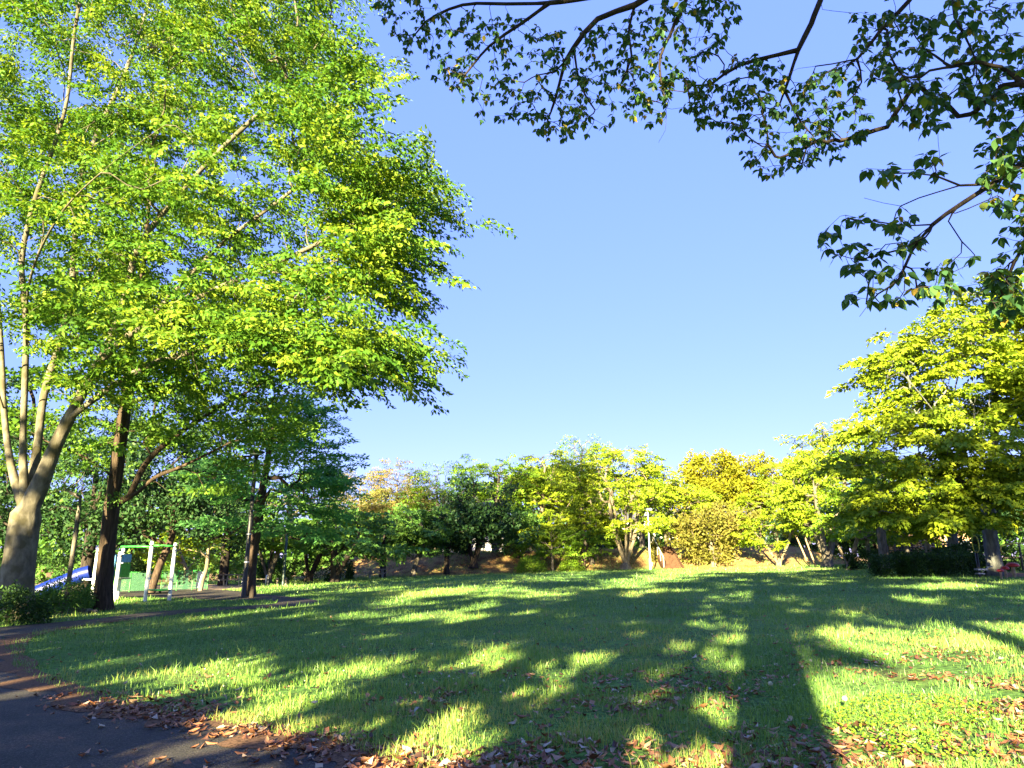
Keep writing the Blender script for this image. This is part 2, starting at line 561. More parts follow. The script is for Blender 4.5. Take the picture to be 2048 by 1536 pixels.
M_BARK_PALE = bark_mat('bark_pale', (0.09, 0.072, 0.048), (0.19, 0.155, 0.11), (0.30, 0.26, 0.2), scale=6, stretch=0.4)
M_BARK_BLACK = bark_mat('bark_blackish', (0.012, 0.009, 0.008), (0.035, 0.027, 0.022), (0.07, 0.055, 0.045), scale=9, stretch=0.2)
M_BARK_RED = bark_mat('bark_reddish', (0.022, 0.016, 0.013), (0.06, 0.04, 0.03), (0.12, 0.085, 0.062), scale=12, stretch=0.25)
M_BARK_SILVER = bark_mat('bark_silver', (0.05, 0.055, 0.055), (0.11, 0.115, 0.115), (0.22, 0.225, 0.22), scale=7, stretch=0.25)

# ------------------------------------------------------------------ ground
def axis_steps(lo, hi, fine_lo, fine_hi, fine, grow):
    a = list(np.arange(fine_lo, fine_hi, fine)); s = fine
    x = a[-1]
    while x < hi:
        s *= grow; x += s; a.append(min(x, hi))
    s = fine; x = a[0]
    while x > lo:
        s *= grow; x -= s; a.insert(0, max(x, lo))
    return np.unique(np.array(a))
gx = axis_steps(-700, 700, -40, 45, 1.1, 1.3)
gy = axis_steps(-300, 1400, -20, 80, 1.0, 1.3)
GX, GY = np.meshgrid(gx, gy)
GZ = terrain(GX, GY) + 0.10 * (fnoise(GX * 0.35, GY * 0.35) - 0.5) * sstep(62, 66, GY)
nx, ny = len(gx), len(gy)
ii = (np.arange(ny - 1)[:, None] * nx + np.arange(nx - 1)[None, :]).ravel()
gf = np.column_stack([ii, ii + 1, ii + nx + 1, ii + nx])
base_line = 62.0 + 0.9 * np.sin(GX * 0.21) + 0.5 * np.sin(GX * 0.53 + 1)
soil = sstep(-0.6, 1.0, GY - base_line)
soil = np.maximum(soil, 0.85 * sstep(0.5, 0.72, fnoise(GX * 0.3 + 5, GY * 0.3)) * sstep(-17, -22, GX) * sstep(38, 44, GY))

def ground_mat():
    m, n, l = new_mat('lawn_ground')
    geo = n.new('ShaderNodeNewGeometry')
    at_ = n.new('ShaderNodeAttribute'); at_.attribute_name = 'soil'
    n1 = n.new('ShaderNodeTexNoise'); n1.inputs['Scale'].default_value = 0.35; n1.inputs['Detail'].default_value = 8; n1.inputs['Roughness'].default_value = 0.6
    n2 = n.new('ShaderNodeTexNoise'); n2.inputs['Scale'].default_value = 14; n2.inputs['Detail'].default_value = 6
    n3 = n.new('ShaderNodeTexNoise'); n3.inputs['Scale'].default_value = 1.3; n3.inputs['Detail'].default_value = 9; n3.inputs['Roughness'].default_value = 0.7
    for q in (n1, n2, n3): l.new(geo.outputs['Position'], q.inputs['Vector'])
    g1 = ramp(n, [(0.3, (0.07, 0.13, 0.03)), (0.5, (0.09, 0.20, 0.04)), (0.7, (0.17, 0.22, 0.06))])
    l.new(n1.outputs['Fac'], g1.inputs[0])
    g2 = ramp(n, [(0.35, (0.35, 0.35, 0.3)), (0.65, (1.1, 1.1, 1.0))])
    l.new(n2.outputs['Fac'], g2.inputs[0])
    mu = n.new('ShaderNodeMix'); mu.data_type = 'RGBA'; mu.blend_type = 'MULTIPLY'; mu.inputs[0].default_value = 1
    l.new(g1.outputs[0], mu.inputs[6]); l.new(g2.outputs[0], mu.inputs[7])
    s1 = ramp(n, [(0.3, (0.12, 0.06, 0.03)), (0.44, (0.24, 0.135, 0.065)), (0.54, (0.36, 0.24, 0.11)), (0.64, (0.31, 0.27, 0.08)), (0.75, (0.22, 0.22, 0.06))])
    l.new(n3.outputs['Fac'], s1.inputs[0])
    s2 = n.new('ShaderNodeMix'); s2.data_type = 'RGBA'; s2.blend_type = 'MULTIPLY'; s2.inputs[0].default_value = 0.8
    l.new(s1.outputs[0], s2.inputs[6]); l.new(g2.outputs[0], s2.inputs[7])
    mx = n.new('ShaderNodeMix'); mx.data_type = 'RGBA'
    l.new(at_.outputs['Fac'], mx.inputs[0]); l.new(mu.outputs[2], mx.inputs[6]); l.new(s2.outputs[2], mx.inputs[7])
    p = n.new('ShaderNodeBsdfPrincipled'); p.inputs['Roughness'].default_value = 0.95; p.inputs['Specular IOR Level'].default_value = 0.15
    l.new(mx.outputs[2], p.inputs['Base Color'])
    b = n.new('ShaderNodeBump'); b.inputs['Strength'].default_value = 0.7; b.inputs['Distance'].default_value = 0.05
    l.new(n2.outputs['Fac'], b.inputs['Height']); l.new(b.outputs[0], p.inputs['Normal'])
    o = n.new('ShaderNodeOutputMaterial'); l.new(p.outputs[0], o.inputs[0])
    return m
ground = link('ground', mesh_np('ground', np.column_stack([GX.ravel(), GY.ravel(), GZ.ravel()]), gf, ground_mat(), smooth=True, extra={'soil': soil.ravel()}))
tag(ground, kind='structure')

# asphalt path that bends round the tip of the lawn, its outline read from the photo's lawn edge
inner_px = [(1500, 1640), (1100, 1580), (830, 1540), (700, 1503), (560, 1478), (430, 1447), (310, 1430), (215, 1412), (130, 1386), (65, 1356), (20, 1322), (20, 1290), (70, 1268), (160, 1252), (300, 1236), (430, 1222), (540, 1216), (610, 1210), (636, 1203), (610, 1197), (560, 1192), (505, 1186)]
outer_px = [(440, 1180), (330, 1181), (225, 1184), (225, 1193), (330, 1196), (430, 1200), (520, 1201), (556, 1206), (500, 1212), (400, 1218), (290, 1226), (190, 1238), (60, 1250), (-60, 1262), (-330, 1300), (-700, 1380), (-1100, 1700), (-900, 2300), (600, 2500), (1700, 1900)]
def smooth_poly(pts, k=5):
    P = np.array(pts); n = len(P); out = []
    for i in range(n):
        a, b, c, d = P[i - 1], P[i], P[(i + 1) % n], P[(i + 2) % n]
        for j in range(k):
            t = j / k
            out.append(0.5 * (2 * b + (c - a) * t + (2 * a - 5 * b + 4 * c - d) * t * t + (3 * b - a - 3 * c + d) * t ** 3))
    return np.array(out)
path_xy = smooth_poly([gpt(*q)[:2] for q in inner_px + outer_px], 6)
path_xy = path_xy + (np.column_stack([vnoise(path_xy[:, 0] * 3, path_xy[:, 1] * 3), vnoise(path_xy[:, 0] * 3 + 50, path_xy[:, 1] * 3)]) - 0.5) * 0.12

def in_poly(x, y, poly):
    x = np.asarray(x); y = np.asarray(y); ins = np.zeros(x.shape, bool)
    px, py = poly[:, 0], poly[:, 1]; j = len(poly) - 1
    for i in range(len(poly)):
        c = (py[i] > y) != (py[j] > y)
        with np.errstate(divide='ignore', invalid='ignore'):
            xx = (px[j] - px[i]) * (y - py[i]) / (py[j] - py[i] + 1e-12) + px[i]
        ins ^= c & (x < xx); j = i
    return ins

def asphalt_mat():
    m, n, l = new_mat('asphalt')
    geo = n.new('ShaderNodeNewGeometry')
    n1 = n.new('ShaderNodeTexNoise'); n1.inputs['Scale'].default_value = 1.4; n1.inputs['Detail'].default_value = 9; n1.inputs['Roughness'].default_value = 0.68
    n2 = n.new('ShaderNodeTexVoronoi'); n2.inputs['Scale'].default_value = 65
    n4 = n.new('ShaderNodeTexNoise'); n4.inputs['Scale'].default_value = 35; n4.inputs['Detail'].default_value = 4
    for q in (n1, n2, n4): l.new(geo.outputs['Position'], q.inputs['Vector'])
    r1 = ramp(n, [(0.35, (0.042, 0.039, 0.036)), (0.5, (0.07, 0.063, 0.055)), (0.66, (0.13, 0.092, 0.065))])
    l.new(n1.outputs['Fac'], r1.inputs[0])
    r2 = ramp(n, [(0.0, (2.0, 1.95, 1.85)), (0.25, (1.0, 1.0, 1.0)), (0.5, (0.45, 0.45, 0.45))])
    l.new(n2.outputs['Distance'], r2.inputs[0])
    r4 = ramp(n, [(0.4, (0.75, 0.75, 0.75)), (0.6, (1.2, 1.2, 1.2))])
    l.new(n4.outputs['Fac'], r4.inputs[0])
    mu = n.new('ShaderNodeMix'); mu.data_type = 'RGBA'; mu.blend_type = 'MULTIPLY'; mu.inputs[0].default_value = 1
    l.new(r1.outputs[0], mu.inputs[6]); l.new(r2.outputs[0], mu.inputs[7])
    mu2 = n.new('ShaderNodeMix'); mu2.data_type = 'RGBA'; mu2.blend_type = 'MULTIPLY'; mu2.inputs[0].default_value = 1
    l.new(mu.outputs[2], mu2.inputs[6]); l.new(r4.outputs[0], mu2.inputs[7])
    p = n.new('ShaderNodeBsdfPrincipled'); p.inputs['Roughness'].default_value = 0.85; p.inputs['Specular IOR Level'].default_value = 0.3
    l.new(mu2.outputs[2], p.inputs['Base Color'])
    b = n.new('ShaderNodeBump'); b.inputs['Strength'].default_value = 0.6; b.inputs['Distance'].default_value = 0.008; b.invert = True
    l.new(n2.outputs['Distance'], b.inputs['Height']); l.new(b.outputs[0], p.inputs['Normal'])
    o = n.new('ShaderNodeOutputMaterial'); l.new(p.outputs[0], o.inputs[0])
    return m
me = bpy.data.meshes.new('path')
me.from_pydata([(x, y, 0.026 * x + 0.012) for x, y in path_xy], [], [tuple(range(len(path_xy)))])
me.materials.append(asphalt_mat()); me.update()
path = tag(link('path', me), kind='structure')

# ragged soil and leaf mould creeping over the path's edge
vin = smooth_poly([gpt(*q)[:2] for q in inner_px[:17]], 8)[:-24]
tdir = np.gradient(vin, axis=0); tdir /= np.linalg.norm(tdir, axis=1, keepdims=True)
nrm = np.column_stack([tdir[:, 1], -tdir[:, 0]])
vo = 0.08 + 0.38 * sstep(0.35, 0.75, fnoise(vin[:, 0] * 1.5 + 4, vin[:, 1] * 1.5)) + 0.10 * (rng.random(len(vin)) - 0.5)
vi_ = -0.15 - 0.25 * fnoise(vin[:, 0] * 1.1, vin[:, 1] * 1.1)
side = np.where(in_poly(vin[:, 0] + nrm[:, 0] * 0.3, vin[:, 1] + nrm[:, 1] * 0.3, path_xy), 1.0, -1.0)[:, None]
Pa = vin + nrm * side * vo[:, None]; Pb = vin + nrm * side * vi_[:, None]
VV = np.concatenate([np.column_stack([Pa, 0.026 * Pa[:, 0] + 0.017]), np.column_stack([Pb, 0.026 * Pb[:, 0] + 0.017])])
k_ = np.arange(len(vin) - 1); n_ = len(vin)
verge_args = (VV, np.column_stack([k_, k_ + 1, n_ + k_ + 1, n_ + k_]))

# pale bare sand of the play area beyond the path
def sheet(name, pix, mat, lift, kind='structure'):
    xy = smooth_poly([gpt(*q)[:2] for q in pix], 5)
    me = bpy.data.meshes.new(name)
    me.from_pydata([(x, y, 0.026 * x + lift) for x, y in xy], [], [tuple(range(len(xy)))])
    me.materials.append(mat); me.update()
    return tag(link(name, me), kind=kind), xy
M_SAND = paint_mat('bare_sand', (0.42, 0.31, 0.2), rough=0.95, dirt=0.35, scale=2.0, spec=0.1)
M_DIRT = paint_mat('bare_dirt', (0.24, 0.13, 0.075), rough=0.95, dirt=0.4, scale=3.0, spec=0.1)
M_VERGE = paint_mat('leaf_mould', (0.15, 0.085, 0.05), rough=0.95, dirt=0.7, scale=38.0, spec=0.1)
tag(link('path_verge', mesh_np('path_verge', *verge_args, M_VERGE)), kind='structure')
sand, sand_xy = sheet('play_area_sand', [(40, 1178), (160, 1186), (260, 1186), (400, 1181), (470, 1178), (520, 1172), (420, 1169), (300, 1171), (150, 1168), (30, 1168)], M_SAND, 0.008)
dirt, dirt_xy = sheet('worn_dirt_patch', [(1945, 1149), (1985, 1153), (2060, 1155), (2110, 1151), (2060, 1147), (1985, 1145)], M_DIRT, 0.008)

# ------------------------------------------------------------------ grass
def grass_mat():
    m, n, l = new_mat('grass_blades')
    a = n.new('ShaderNodeAttribute'); a.attribute_name = 'rnd'
    r = ramp(n, [(0.0, (0.075, 0.19, 0.035)), (0.45, (0.15, 0.295, 0.045)), (0.8, (0.21, 0.34, 0.055)), (1.0, (0.36, 0.35, 0.10))])
    l.new(a.outputs['Fac'], r.inputs[0])
    p = n.new('ShaderNodeBsdfPrincipled'); p.inputs['Roughness'].default_value = 0.4; p.inputs['Specular IOR Level'].default_value = 0.5
    p.inputs['Sheen Weight'].default_value = 0.5; p.inputs['Sheen Roughness'].default_value = 0.45; p.inputs['Sheen Tint'].default_value = (0.75, 1.0, 0.8, 1)
    l.new(r.outputs[0], p.inputs['Base Color'])
    t = n.new('ShaderNodeBsdfTranslucent')
    mul = n.new('ShaderNodeMix'); mul.data_type = 'RGBA'; mul.blend_type = 'MULTIPLY'; mul.inputs[0].default_value = 1
    l.new(r.outputs[0], mul.inputs[6]); mul.inputs[7].default_value = (1.3, 1.2, 0.7, 1)
    l.new(mul.outputs[2], t.inputs['Color'])
    mx = n.new('ShaderNodeMixShader'); mx.inputs[0].default_value = 0.3
    l.new(p.outputs[0], mx.inputs[1]); l.new(t.outputs[0], mx.inputs[2])
    o = n.new('ShaderNodeOutputMaterial'); l.new(mx.outputs[0], o.inputs[0])
    return m
M_GRASS = grass_mat()

def litter_density(x, y):
    """how thickly dead leaves lie: dense near the path, in clumps"""
    d = sstep(11.5, 5.0, y - 0.25 * x) * sstep(0.40, 0.62, fnoise(x * 0.9 + 3, y * 0.9)) * 1.3
    edge = sstep(6.3, 4.2, y - 0.28 * np.abs(x + 0.4)) * sstep(0.30, 0.5, fnoise(x * 1.9, y * 1.9 + 9))
    return np.clip(d + 0.9 * edge, 0, 1.3)

def blades(x, y, h, wd, seg, rr, lean=0.45, z0=None):
    n = len(x)
    z = terrain(x, y) if z0 is None else z0
    a = rng.uniform(0, 2 * math.pi, n); b = rng.uniform(0, 2 * math.pi, n)
    wx, wy = np.cos(a) * wd / 2, np.sin(a) * wd / 2
    le = h * np.abs(rng.normal(0, lean, n)); lx, ly = np.cos(b) * le, np.sin(b) * le
    B = np.column_stack([x, y, z - 0.01]); Wv = np.column_stack([wx, wy, np.zeros(n)])
    tip = B + np.column_stack([lx, ly, h * 1.0])
    if seg == 1:
        V = np.stack([B - Wv, B + Wv, tip], 1).reshape(-1, 3)
        Fc = np.arange(3 * n).reshape(-1, 3)
        return V, Fc, rr
    mid = B + np.column_stack([lx * 0.3, ly * 0.3, h * 0.58])
    V = np.stack([B - Wv, B + Wv, mid + Wv * 0.8, mid - Wv * 0.8, tip], 1).reshape(-1, 3)
    o = np.arange(n)[:, None] * 5
    Fc = np.concatenate([o + np.array([0, 1, 2]), o + np.array([0, 2, 3]), o + np.array([3, 2, 4])], 1).reshape(-1, 3)
    return V, Fc, np.repeat(rr, 3)

bands = [(2.6, 5.0, 3600, 0.056, 0.0052, 2), (5.0, 8.0, 2600, 0.055, 0.0064, 2), (8.0, 12.0, 1250, 0.055, 0.009, 2),
         (12.0, 20.0, 520, 0.06, 0.015, 1), (20.0, 35.0, 180, 0.065, 0.027, 1), (35.0, 63.0, 60, 0.075, 0.05, 1)]
GV, GF, GR = [], [], []; vb = 0
for y0, y1, dens, hh, ww, seg in bands:
    area = 0; n = int(dens * (y1 - y0) * (1.7 * (y0 + y1) / 2 + 3))
    y = y0 + (y1 - y0) * rng.random(n)
    half = 0.85 * y + 1.5
    x = (rng.random(n) * 2 - 1) * half
    # even density over the trapezoid
    keep = rng.random(n) < half / half.max()
    tuft = fnoise(x * 1.6, y * 1.6)
    litter = litter_density(x, y)
    keep &= rng.random(n) < np.clip(0.25 + 1.5 * sstep(0.28, 0.6, tuft) - 0.75 * litter, 0.06, 1)
    keep &= rng.random(n) < 1 - 0.65 * sstep(0.56, 0.68, fnoise(x * 0.5 + 20, y * 0.5)) * sstep(40, 20, y)
    keep &= ~in_poly(x, y, path_xy) & ~in_poly(x, y, sand_xy) & ~in_poly(x, y, dirt_xy)
    bl = 62.0 + 0.9 * np.sin(x * 0.21) + 0.5 * np.sin(x * 0.53 + 1)
    keep &= y < bl + 0.5
    x, y, tuft = x[keep], y[keep], tuft[keep]
    n = len(x)
    patch = fnoise(x * 0.22 + 40, y * 0.22)
    h = hh * rng.lognormal(-0.15, 0.42, n) * (0.35 + 2.2 * tuft ** 1.7)
    rr = np.clip(0.45 + 1.3 * (patch - 0.5) + 0.5 * (fnoise(x * 1.1 + 70, y * 1.1) - 0.5) + rng.normal(0, 0.2, n), 0, 1)
    V, Fc, R_ = blades(x, y, h, ww * rng.uniform(0.6, 1.3, n), seg, rr)
    GV.append(V); GF.append(Fc + vb); GR.append(R_); vb += len(V)
grass = link('grass', mesh_np('grass', np.concatenate(GV), np.concatenate(GF), M_GRASS, rnd=np.concatenate(GR)))
tag(grass, 'short green spring grass covering the park lawn', 'grass', kind='stuff')
print('grass tris', sum(len(q) for q in GF))

# rough tufts on the bank
n = 26000
x = rng.uniform(-24, 34, n); y = rng.uniform(62, 70, n)
keep = rng.random(n) < sstep(0.42, 0.62, fnoise(x * 0.5 + 9, y * 0.5)) * 1.0
x, y = x[keep], y[keep]
V, Fc, R_ = blades(x, y, 0.14 * rng.lognormal(0, 0.3, len(x)), rng.uniform(0.03, 0.06, len(x)), 1, np.clip(rng.normal(0.75, 0.2, len(x)), 0, 1))
tag(link('bank_grass', mesh_np('bank_grass', V, Fc, M_GRASS, rnd=R_)), 'thin dry grass tufts on the earth bank', 'grass', kind='stuff')

# ------------------------------------------------------------------ dead leaves
def litter_mat(name, stops, rough=0.5, trans=0.15):
    return leaf_mat(name, stops, trans=trans, tint=(1.2, 1.0, 0.7), rough=rough, spec=0.5)
M_DEAD = litter_mat('dead_leaves', [(0.0, (0.07, 0.03, 0.018)), (0.35, (0.19, 0.075, 0.035)), (0.65, (0.33, 0.15, 0.07)), (0.85, (0.42, 0.27, 0.16)), (1.0, (0.5, 0.42, 0.33))])

def leaf_shape(curl, cup, ln, wd, seed):
    """a pointed oval dead leaf, curled along and across: verts (15,3), quads"""
    r = np.random.default_rng(seed)
    V = []
    prof = [0.06, 0.62, 1.0, 0.72, 0.04]
    for i, pw in enumerate(prof):
        t = i / 4 - 0.5
        for s in (-1, 0, 1):
            xx = t * ln; yy = s * pw * wd / 2
            zz = curl * ln * (t * t * 4) * 0.5 + cup * wd * abs(s) * pw * 0.5 + r.normal(0, 0.004)
            V.append((xx, yy, zz))
    Fq = [(i * 3 + k, i * 3 + k + 1, i * 3 + k + 4, i * 3 + k + 3) for i in range(4) for k in range(2)]
    return np.array(V), np.array(Fq)
LEAF_PROTO = [leaf_shape(c, u, l_, w_, 100 + i) for i, (c, u, l_, w_) in enumerate([(0.35, 0.5, .10, .055), (-0.3, 0.6, .11, .05), (0.6, 0.3, .09, .06), (0.1, -0.5, .12, .06), (0.5, 0.8, .10, .045), (-0.5, 0.2, .08, .05)])]
LEAF_SMALL = [(v[[0, 1, 2, 6, 7, 8, 12, 13, 14]] * 0.92, np.array([(0, 1, 4, 3), (1, 2, 5, 4), (3, 4, 7, 6), (4, 5, 8, 7)])) for v, f in LEAF_PROTO]
def litter_points(n, y0, y1, fn):
    x = np.zeros(0); y = np.zeros(0)
    while len(x) < n:
        yy = y0 + (y1 - y0) * rng.random(n * 3); xx = (rng.random(n * 3) * 2 - 1) * (0.8 * yy + 0.6)
        k = rng.random(n * 3) < fn(xx, yy) / 1.3
        x = np.append(x, xx[k]); y = np.append(y, yy[k])
    return x[:n], y[:n]
def on_path_fade(x, y):
    ip = in_poly(x, y, path_xy)
    nearedge = np.min(np.hypot(x[:, None] - path_xy[None, ::2, 0], y[:, None] - path_xy[None, ::2, 1]), axis=1)
    return np.where(ip, 0.03 + 0.97 * np.exp(-nearedge / 0.4), 1.0 + 0.6 * np.exp(-nearedge / 0.5))
def dens_all(x, y):
    return (litter_density(x, y) + 0.03) * on_path_fade(x, y)
def verge_dens(x, y):
    d = np.min(np.hypot(x[:, None] - vin[None, ::2, 0], y[:, None] - vin[None, ::2, 1]), axis=1)
    return 1.3 * np.exp(-(d / 0.3) ** 2) * sstep(0.3, 0.55, fnoise(x * 2.2 + 1, y * 2.2))
def place_leaves(n, y0, y1, fn, smin=0.4, smax=1.25):
    x, y = litter_points(n, y0, y1, fn)
    z = terrain(x, y) + np.where(in_poly(x, y, path_xy), 0.022, 0.006 + 0.032 * rng.random(n))
    return x, y, z, rng.uniform(0, 2 * math.pi, n), rng.normal(0, 0.28, n), rng.normal(0, 0.28, n), rng.uniform(smin, smax, n)
def rot3(a, b, c):
    ca, sa, cb, sb, cc, sc_ = math.cos(a), math.sin(a), math.cos(b), math.sin(b), math.cos(c), math.sin(c)
    return np.array([[ca, -sa, 0], [sa, ca, 0], [0, 0, 1]]) @ np.array([[cb, 0, sb], [0, 1, 0], [-sb, 0, cb]]) @ np.array([[1, 0, 0], [0, cc, -sc_], [0, sc_, cc]])
LV, LF, LR = [], [], []; vb = 0
for n, y0, y1, fn in ((6200, 3.2, 13, dens_all), (1500, 3.4, 9, verge_dens), (500, 12, 30, lambda x, y: np.full(len(x), 0.9) * ~in_poly(x, y, path_xy))):
    for i, (x, y, z, a, b, c, s) in enumerate(zip(*place_leaves(n, y0, y1, fn))):
        v, f = LEAF_SMALL[rng.integers(0, 6)]
        LV.append((v * s) @ rot3(a, b, c).T + (x, y, z)); LF.append(f + vb); vb += len(v)
        LR.append(np.full(len(f), min(1, max(0, rng.normal(0.5, 0.27)))))
tag(link('leaf_litter', mesh_np('leaf_litter', np.concatenate(LV), np.concatenate(LF), M_DEAD, smooth=True, rnd=np.concatenate(LR))),
    'litter of small brown dead leaves scattered through the grass', 'leaf litter', kind='stuff')
DEAD_COL = [((0.20, 0.075, 0.03), 'russet'), ((0.36, 0.17, 0.07), 'orange brown'), ((0.42, 0.29, 0.18), 'tan'), ((0.46, 0.41, 0.36), 'pale grey'), ((0.08, 0.04, 0.025), 'dark brown')]
dead_meshes = []
for ci, (c, nm) in enumerate(DEAD_COL):
    dk = tuple(q * 0.6 for q in c)
    mt = litter_mat('dead_leaf_' + nm.replace(' ', '_'), [(0.0, dk), (1.0, c)])
    dead_meshes.append([mesh_np('fallen_leaf', v * 1.1, f, mt, smooth=True, rnd=rng.random(len(f))) for v, f in LEAF_PROTO[:5]])
n_single = 260
xs, ys, zs, aa, bb, cc, ss_ = place_leaves(n_single, 3.4, 7.5, dens_all, 0.85, 1.2)
onp = in_poly(xs, ys, path_xy)
for i in range(n_single):
    ci = int(rng.choice(5, p=[0.3, 0.26, 0.2, 0.14, 0.1]))
    o = link('fallen_leaf', dead_meshes[ci][int(rng.integers(0, 5))])
    o.location = (xs[i], ys[i], zs[i] + (0.0 if onp[i] else 0.02)); o.rotation_euler = (cc[i], bb[i], aa[i]); o.scale = (ss_[i],) * 3
    where = 'lying on the asphalt path' if onp[i] else 'lying on the grass near the path'
    tag(o, 'curled %s dead leaf %s' % (DEAD_COL[ci][1], where), 'leaf', '%s dead leaves %s' % (DEAD_COL[ci][1], where))

# low broad-leaved weeds in the sunny corner
def clover_quads(n, poly_px, size):
    xy = np.array([gpt(*q)[:2] for q in poly_px]); lo, hi = xy.min(0), xy.max(0)
    x = rng.uniform(lo[0], hi[0], n * 3); y = rng.uniform(lo[1], hi[1], n * 3)
    k = in_poly(x, y, xy) & (rng.random(n * 3) < sstep(0.35, 0.55, fnoise(x * 2, y * 2 + 3)))
    x, y = x[k][:n], y[k][:n]; n = len(x)
    P = np.column_stack([x, y, terrain(x, y) + rng.uniform(0.03, 0.11, n)])
    N = rng.normal(0, 0.45, (n, 3)) + np.array([0, -0.2, 1.0]); N /= np.linalg.norm(N, axis=1, keepdims=True)
    a = rng.uniform(0, 6.28, n); D = np.column_stack([np.cos(a), np.sin(a), rng.normal(0, 0.2, n)])
    D -= N * (D * N).sum(1, keepdims=True); D /= np.linalg.norm(D, axis=1, keepdims=True)
    W = np.cross(N, D); s = size * rng.uniform(0.6, 1.3, n)[:, None]
    V = np.stack([P, P + D * s * 0.5 + W * s * 0.5, P + D * s * 1.05 + W * s * 0.25, P + D * s * 1.05 - W * s * 0.25, P + D * s * 0.5 - W * s * 0.5], 1).reshape(-1, 3)
    o = np.arange(n)[:, None] * 5
    Fc = np.concatenate([o + np.array([0, 1, 2]), o + np.array([0, 2, 3]), o + np.array([0, 3, 4])], 1).reshape(-1, 3)
    return V, Fc, np.repeat(rng.random(n), 3)
V, Fc, R_ = clover_quads(2600, [(1640, 1440), (1760, 1400), (2060, 1420), (2100, 1530), (1950, 1560), (1760, 1520)], 0.02)
tag(link('clover', mesh_np('clover', V, Fc, M_LEAF_FRESH, rnd=R_)), 'patch of small round-leaved clover in the sunlit grass', 'weeds', kind='stuff')
V, Fc, R_ = clover_quads(1500, [(1380, 1330), (1560, 1310), (1640, 1400), (1700, 1536), (1480, 1536), (1360, 1500)], 0.024)
tag(link('clover', mesh_np('clover', V, Fc, M_LEAF_MID, rnd=R_)), 'patch of small clover leaves in the long trunk shadow', 'weeds', kind='stuff')

# tiny white clover flowers scattered over the lawn
n = 420
y = 8 + 34 * rng.random(n) ** 1.3; x = (rng.random(n) * 2 - 0.7) * 0.6 * y
k = ~in_poly(x, y, path_xy) & (fnoise(x * 0.25 + 8, y * 0.25) > 0.48)
x, y = x[k], y[k]; n = len(x)
c = np.column_stack([x, y, terrain(x, y) + rng.uniform(0.04, 0.07, n)]); s = rng.uniform(0.008, 0.014, n)[:, None]
oc = np.array([(1, 0, 0), (-1, 0, 0), (0, 1, 0), (0, -1, 0), (0, 0, 1), (0, 0, -1)], float)
V = (c[:, None, :] + oc[None] * s[:, None, :]).reshape(-1, 3)
Fc = (np.arange(n)[:, None, None] * 6 + np.array([(0, 2, 4), (2, 1, 4), (1, 3, 4), (3, 0, 4), (2, 0, 5), (1, 2, 5), (3, 1, 5), (0, 3, 5)])[None]).reshape(-1, 3)
tag(link('clover_flowers', mesh_np('clover_flowers', V, Fc, leaf_mat('clover_flower', [(0.0, (0.6, 0.6, 0.5)), (1.0, (0.7, 0.7, 0.65))], trans=0.3), rnd=rng.random(len(Fc)))), 'tiny white clover flowers scattered over the lawn', 'flowers', kind='stuff')

# dandelion clocks
M_FLUFF = leaf_mat('dandelion_fluff', [(0.0, (0.6, 0.6, 0.55)), (1.0, (0.75, 0.75, 0.7))], trans=0.5)
M_STALK = leaf_mat('dandelion_stalk', [(0.0, (0.12, 0.2, 0.05)), (1.0, (0.16, 0.22, 0.06))], trans=0.2)
for (px, py), lab in (((1542, 1392), 'white dandelion clock standing in the shaded grass'), ((1692, 1425), 'white dandelion clock standing in the sunlit grass')):
    g = gpt(px, py)
    root = thing('dandelion_clock', lab, 'dandelion', g, 'dandelion clocks in the lawn')
    MB().tube([(0, 0, -0.01), (0.006, 0, 0.06), (0.004, 0.004, 0.12)], [0.0025, 0.002, 0.002], 6).build('stalk', M_STALK, root)
    q = rng.normal(0, 1, (140, 3)); q /= np.linalg.norm(q, axis=1, keepdims=True)
    c0 = np.array([0.004, 0.004, 0.12])
    t1 = np.cross(q, rng.normal(0, 1, q.shape)); t1 /= np.linalg.norm(t1, axis=1, keepdims=True)
    t2 = np.cross(q, t1)
    e = c0 + q * 0.024
    V = np.stack([c0 + q * 0.006 - t1 * 0.0006, c0 + q * 0.006 + t1 * 0.0006, e + t1 * 0.005, e - t1 * 0.005], 1).reshape(-1, 3)
    V2 = np.stack([e - t1 * 0.005, e - t2 * 0.005, e + t1 * 0.005, e + t2 * 0.005], 1).reshape(-1, 3)
    VV = np.concatenate([V, V2])
    link('seed_head', mesh_np('seed_head', VV, np.arange(len(VV)).reshape(-1, 4), M_FLUFF, rnd=rng.random(len(VV) // 4)), root)
SHADE_SEED = 8

# ------------------------------------------------------------------ leaf sprays by kind
def variants_of(kind):
    if kind == 'zelkova_near':
        return [spray_flat(9, 6, 0.17, 0.076, droop=0.42, jit=0.5, hang=0.6) for _ in range(5)]
    if kind == 'ginkgo':
        return [spray_ginkgo(9, 6, 0.095, 0.13) for _ in range(4)]
    if kind == 'feather':
        return [spray_flat(9, 5, 0.22, 0.075, droop=0.2, jit=0.45, hang=0.2) for _ in range(4)]
    if kind == 'zelkova_far':
        return [spray_flat(7, 4, 0.25, 0.135, droop=0.3, jit=0.5, hang=0.4) for _ in range(5)]
    if kind == 'flat_far':
        return [spray_flat(7, 3, 0.29, 0.16, droop=0.25, jit=0.5, hang=0.35) for _ in range(4)]
    if kind == 'ball_far':
        return [spray_ball(34, 0.32, 0.19) for _ in range(4)]
    if kind == 'ball_near':
        return [spray_ball(46, 0.2, 0.09) for _ in range(4)]
    if kind == 'back':
        return [spray_ball(26, 0.46, 0.28) for _ in range(3)]
    if kind == 'ball_mid':
        return [spray_ball(40, 0.25, 0.14) for _ in range(4)]
    if kind == 'sparse':
        return [spray_flat(6, 3, 0.19, 0.10, droop=0.1, jit=0.5) for _ in range(4)]

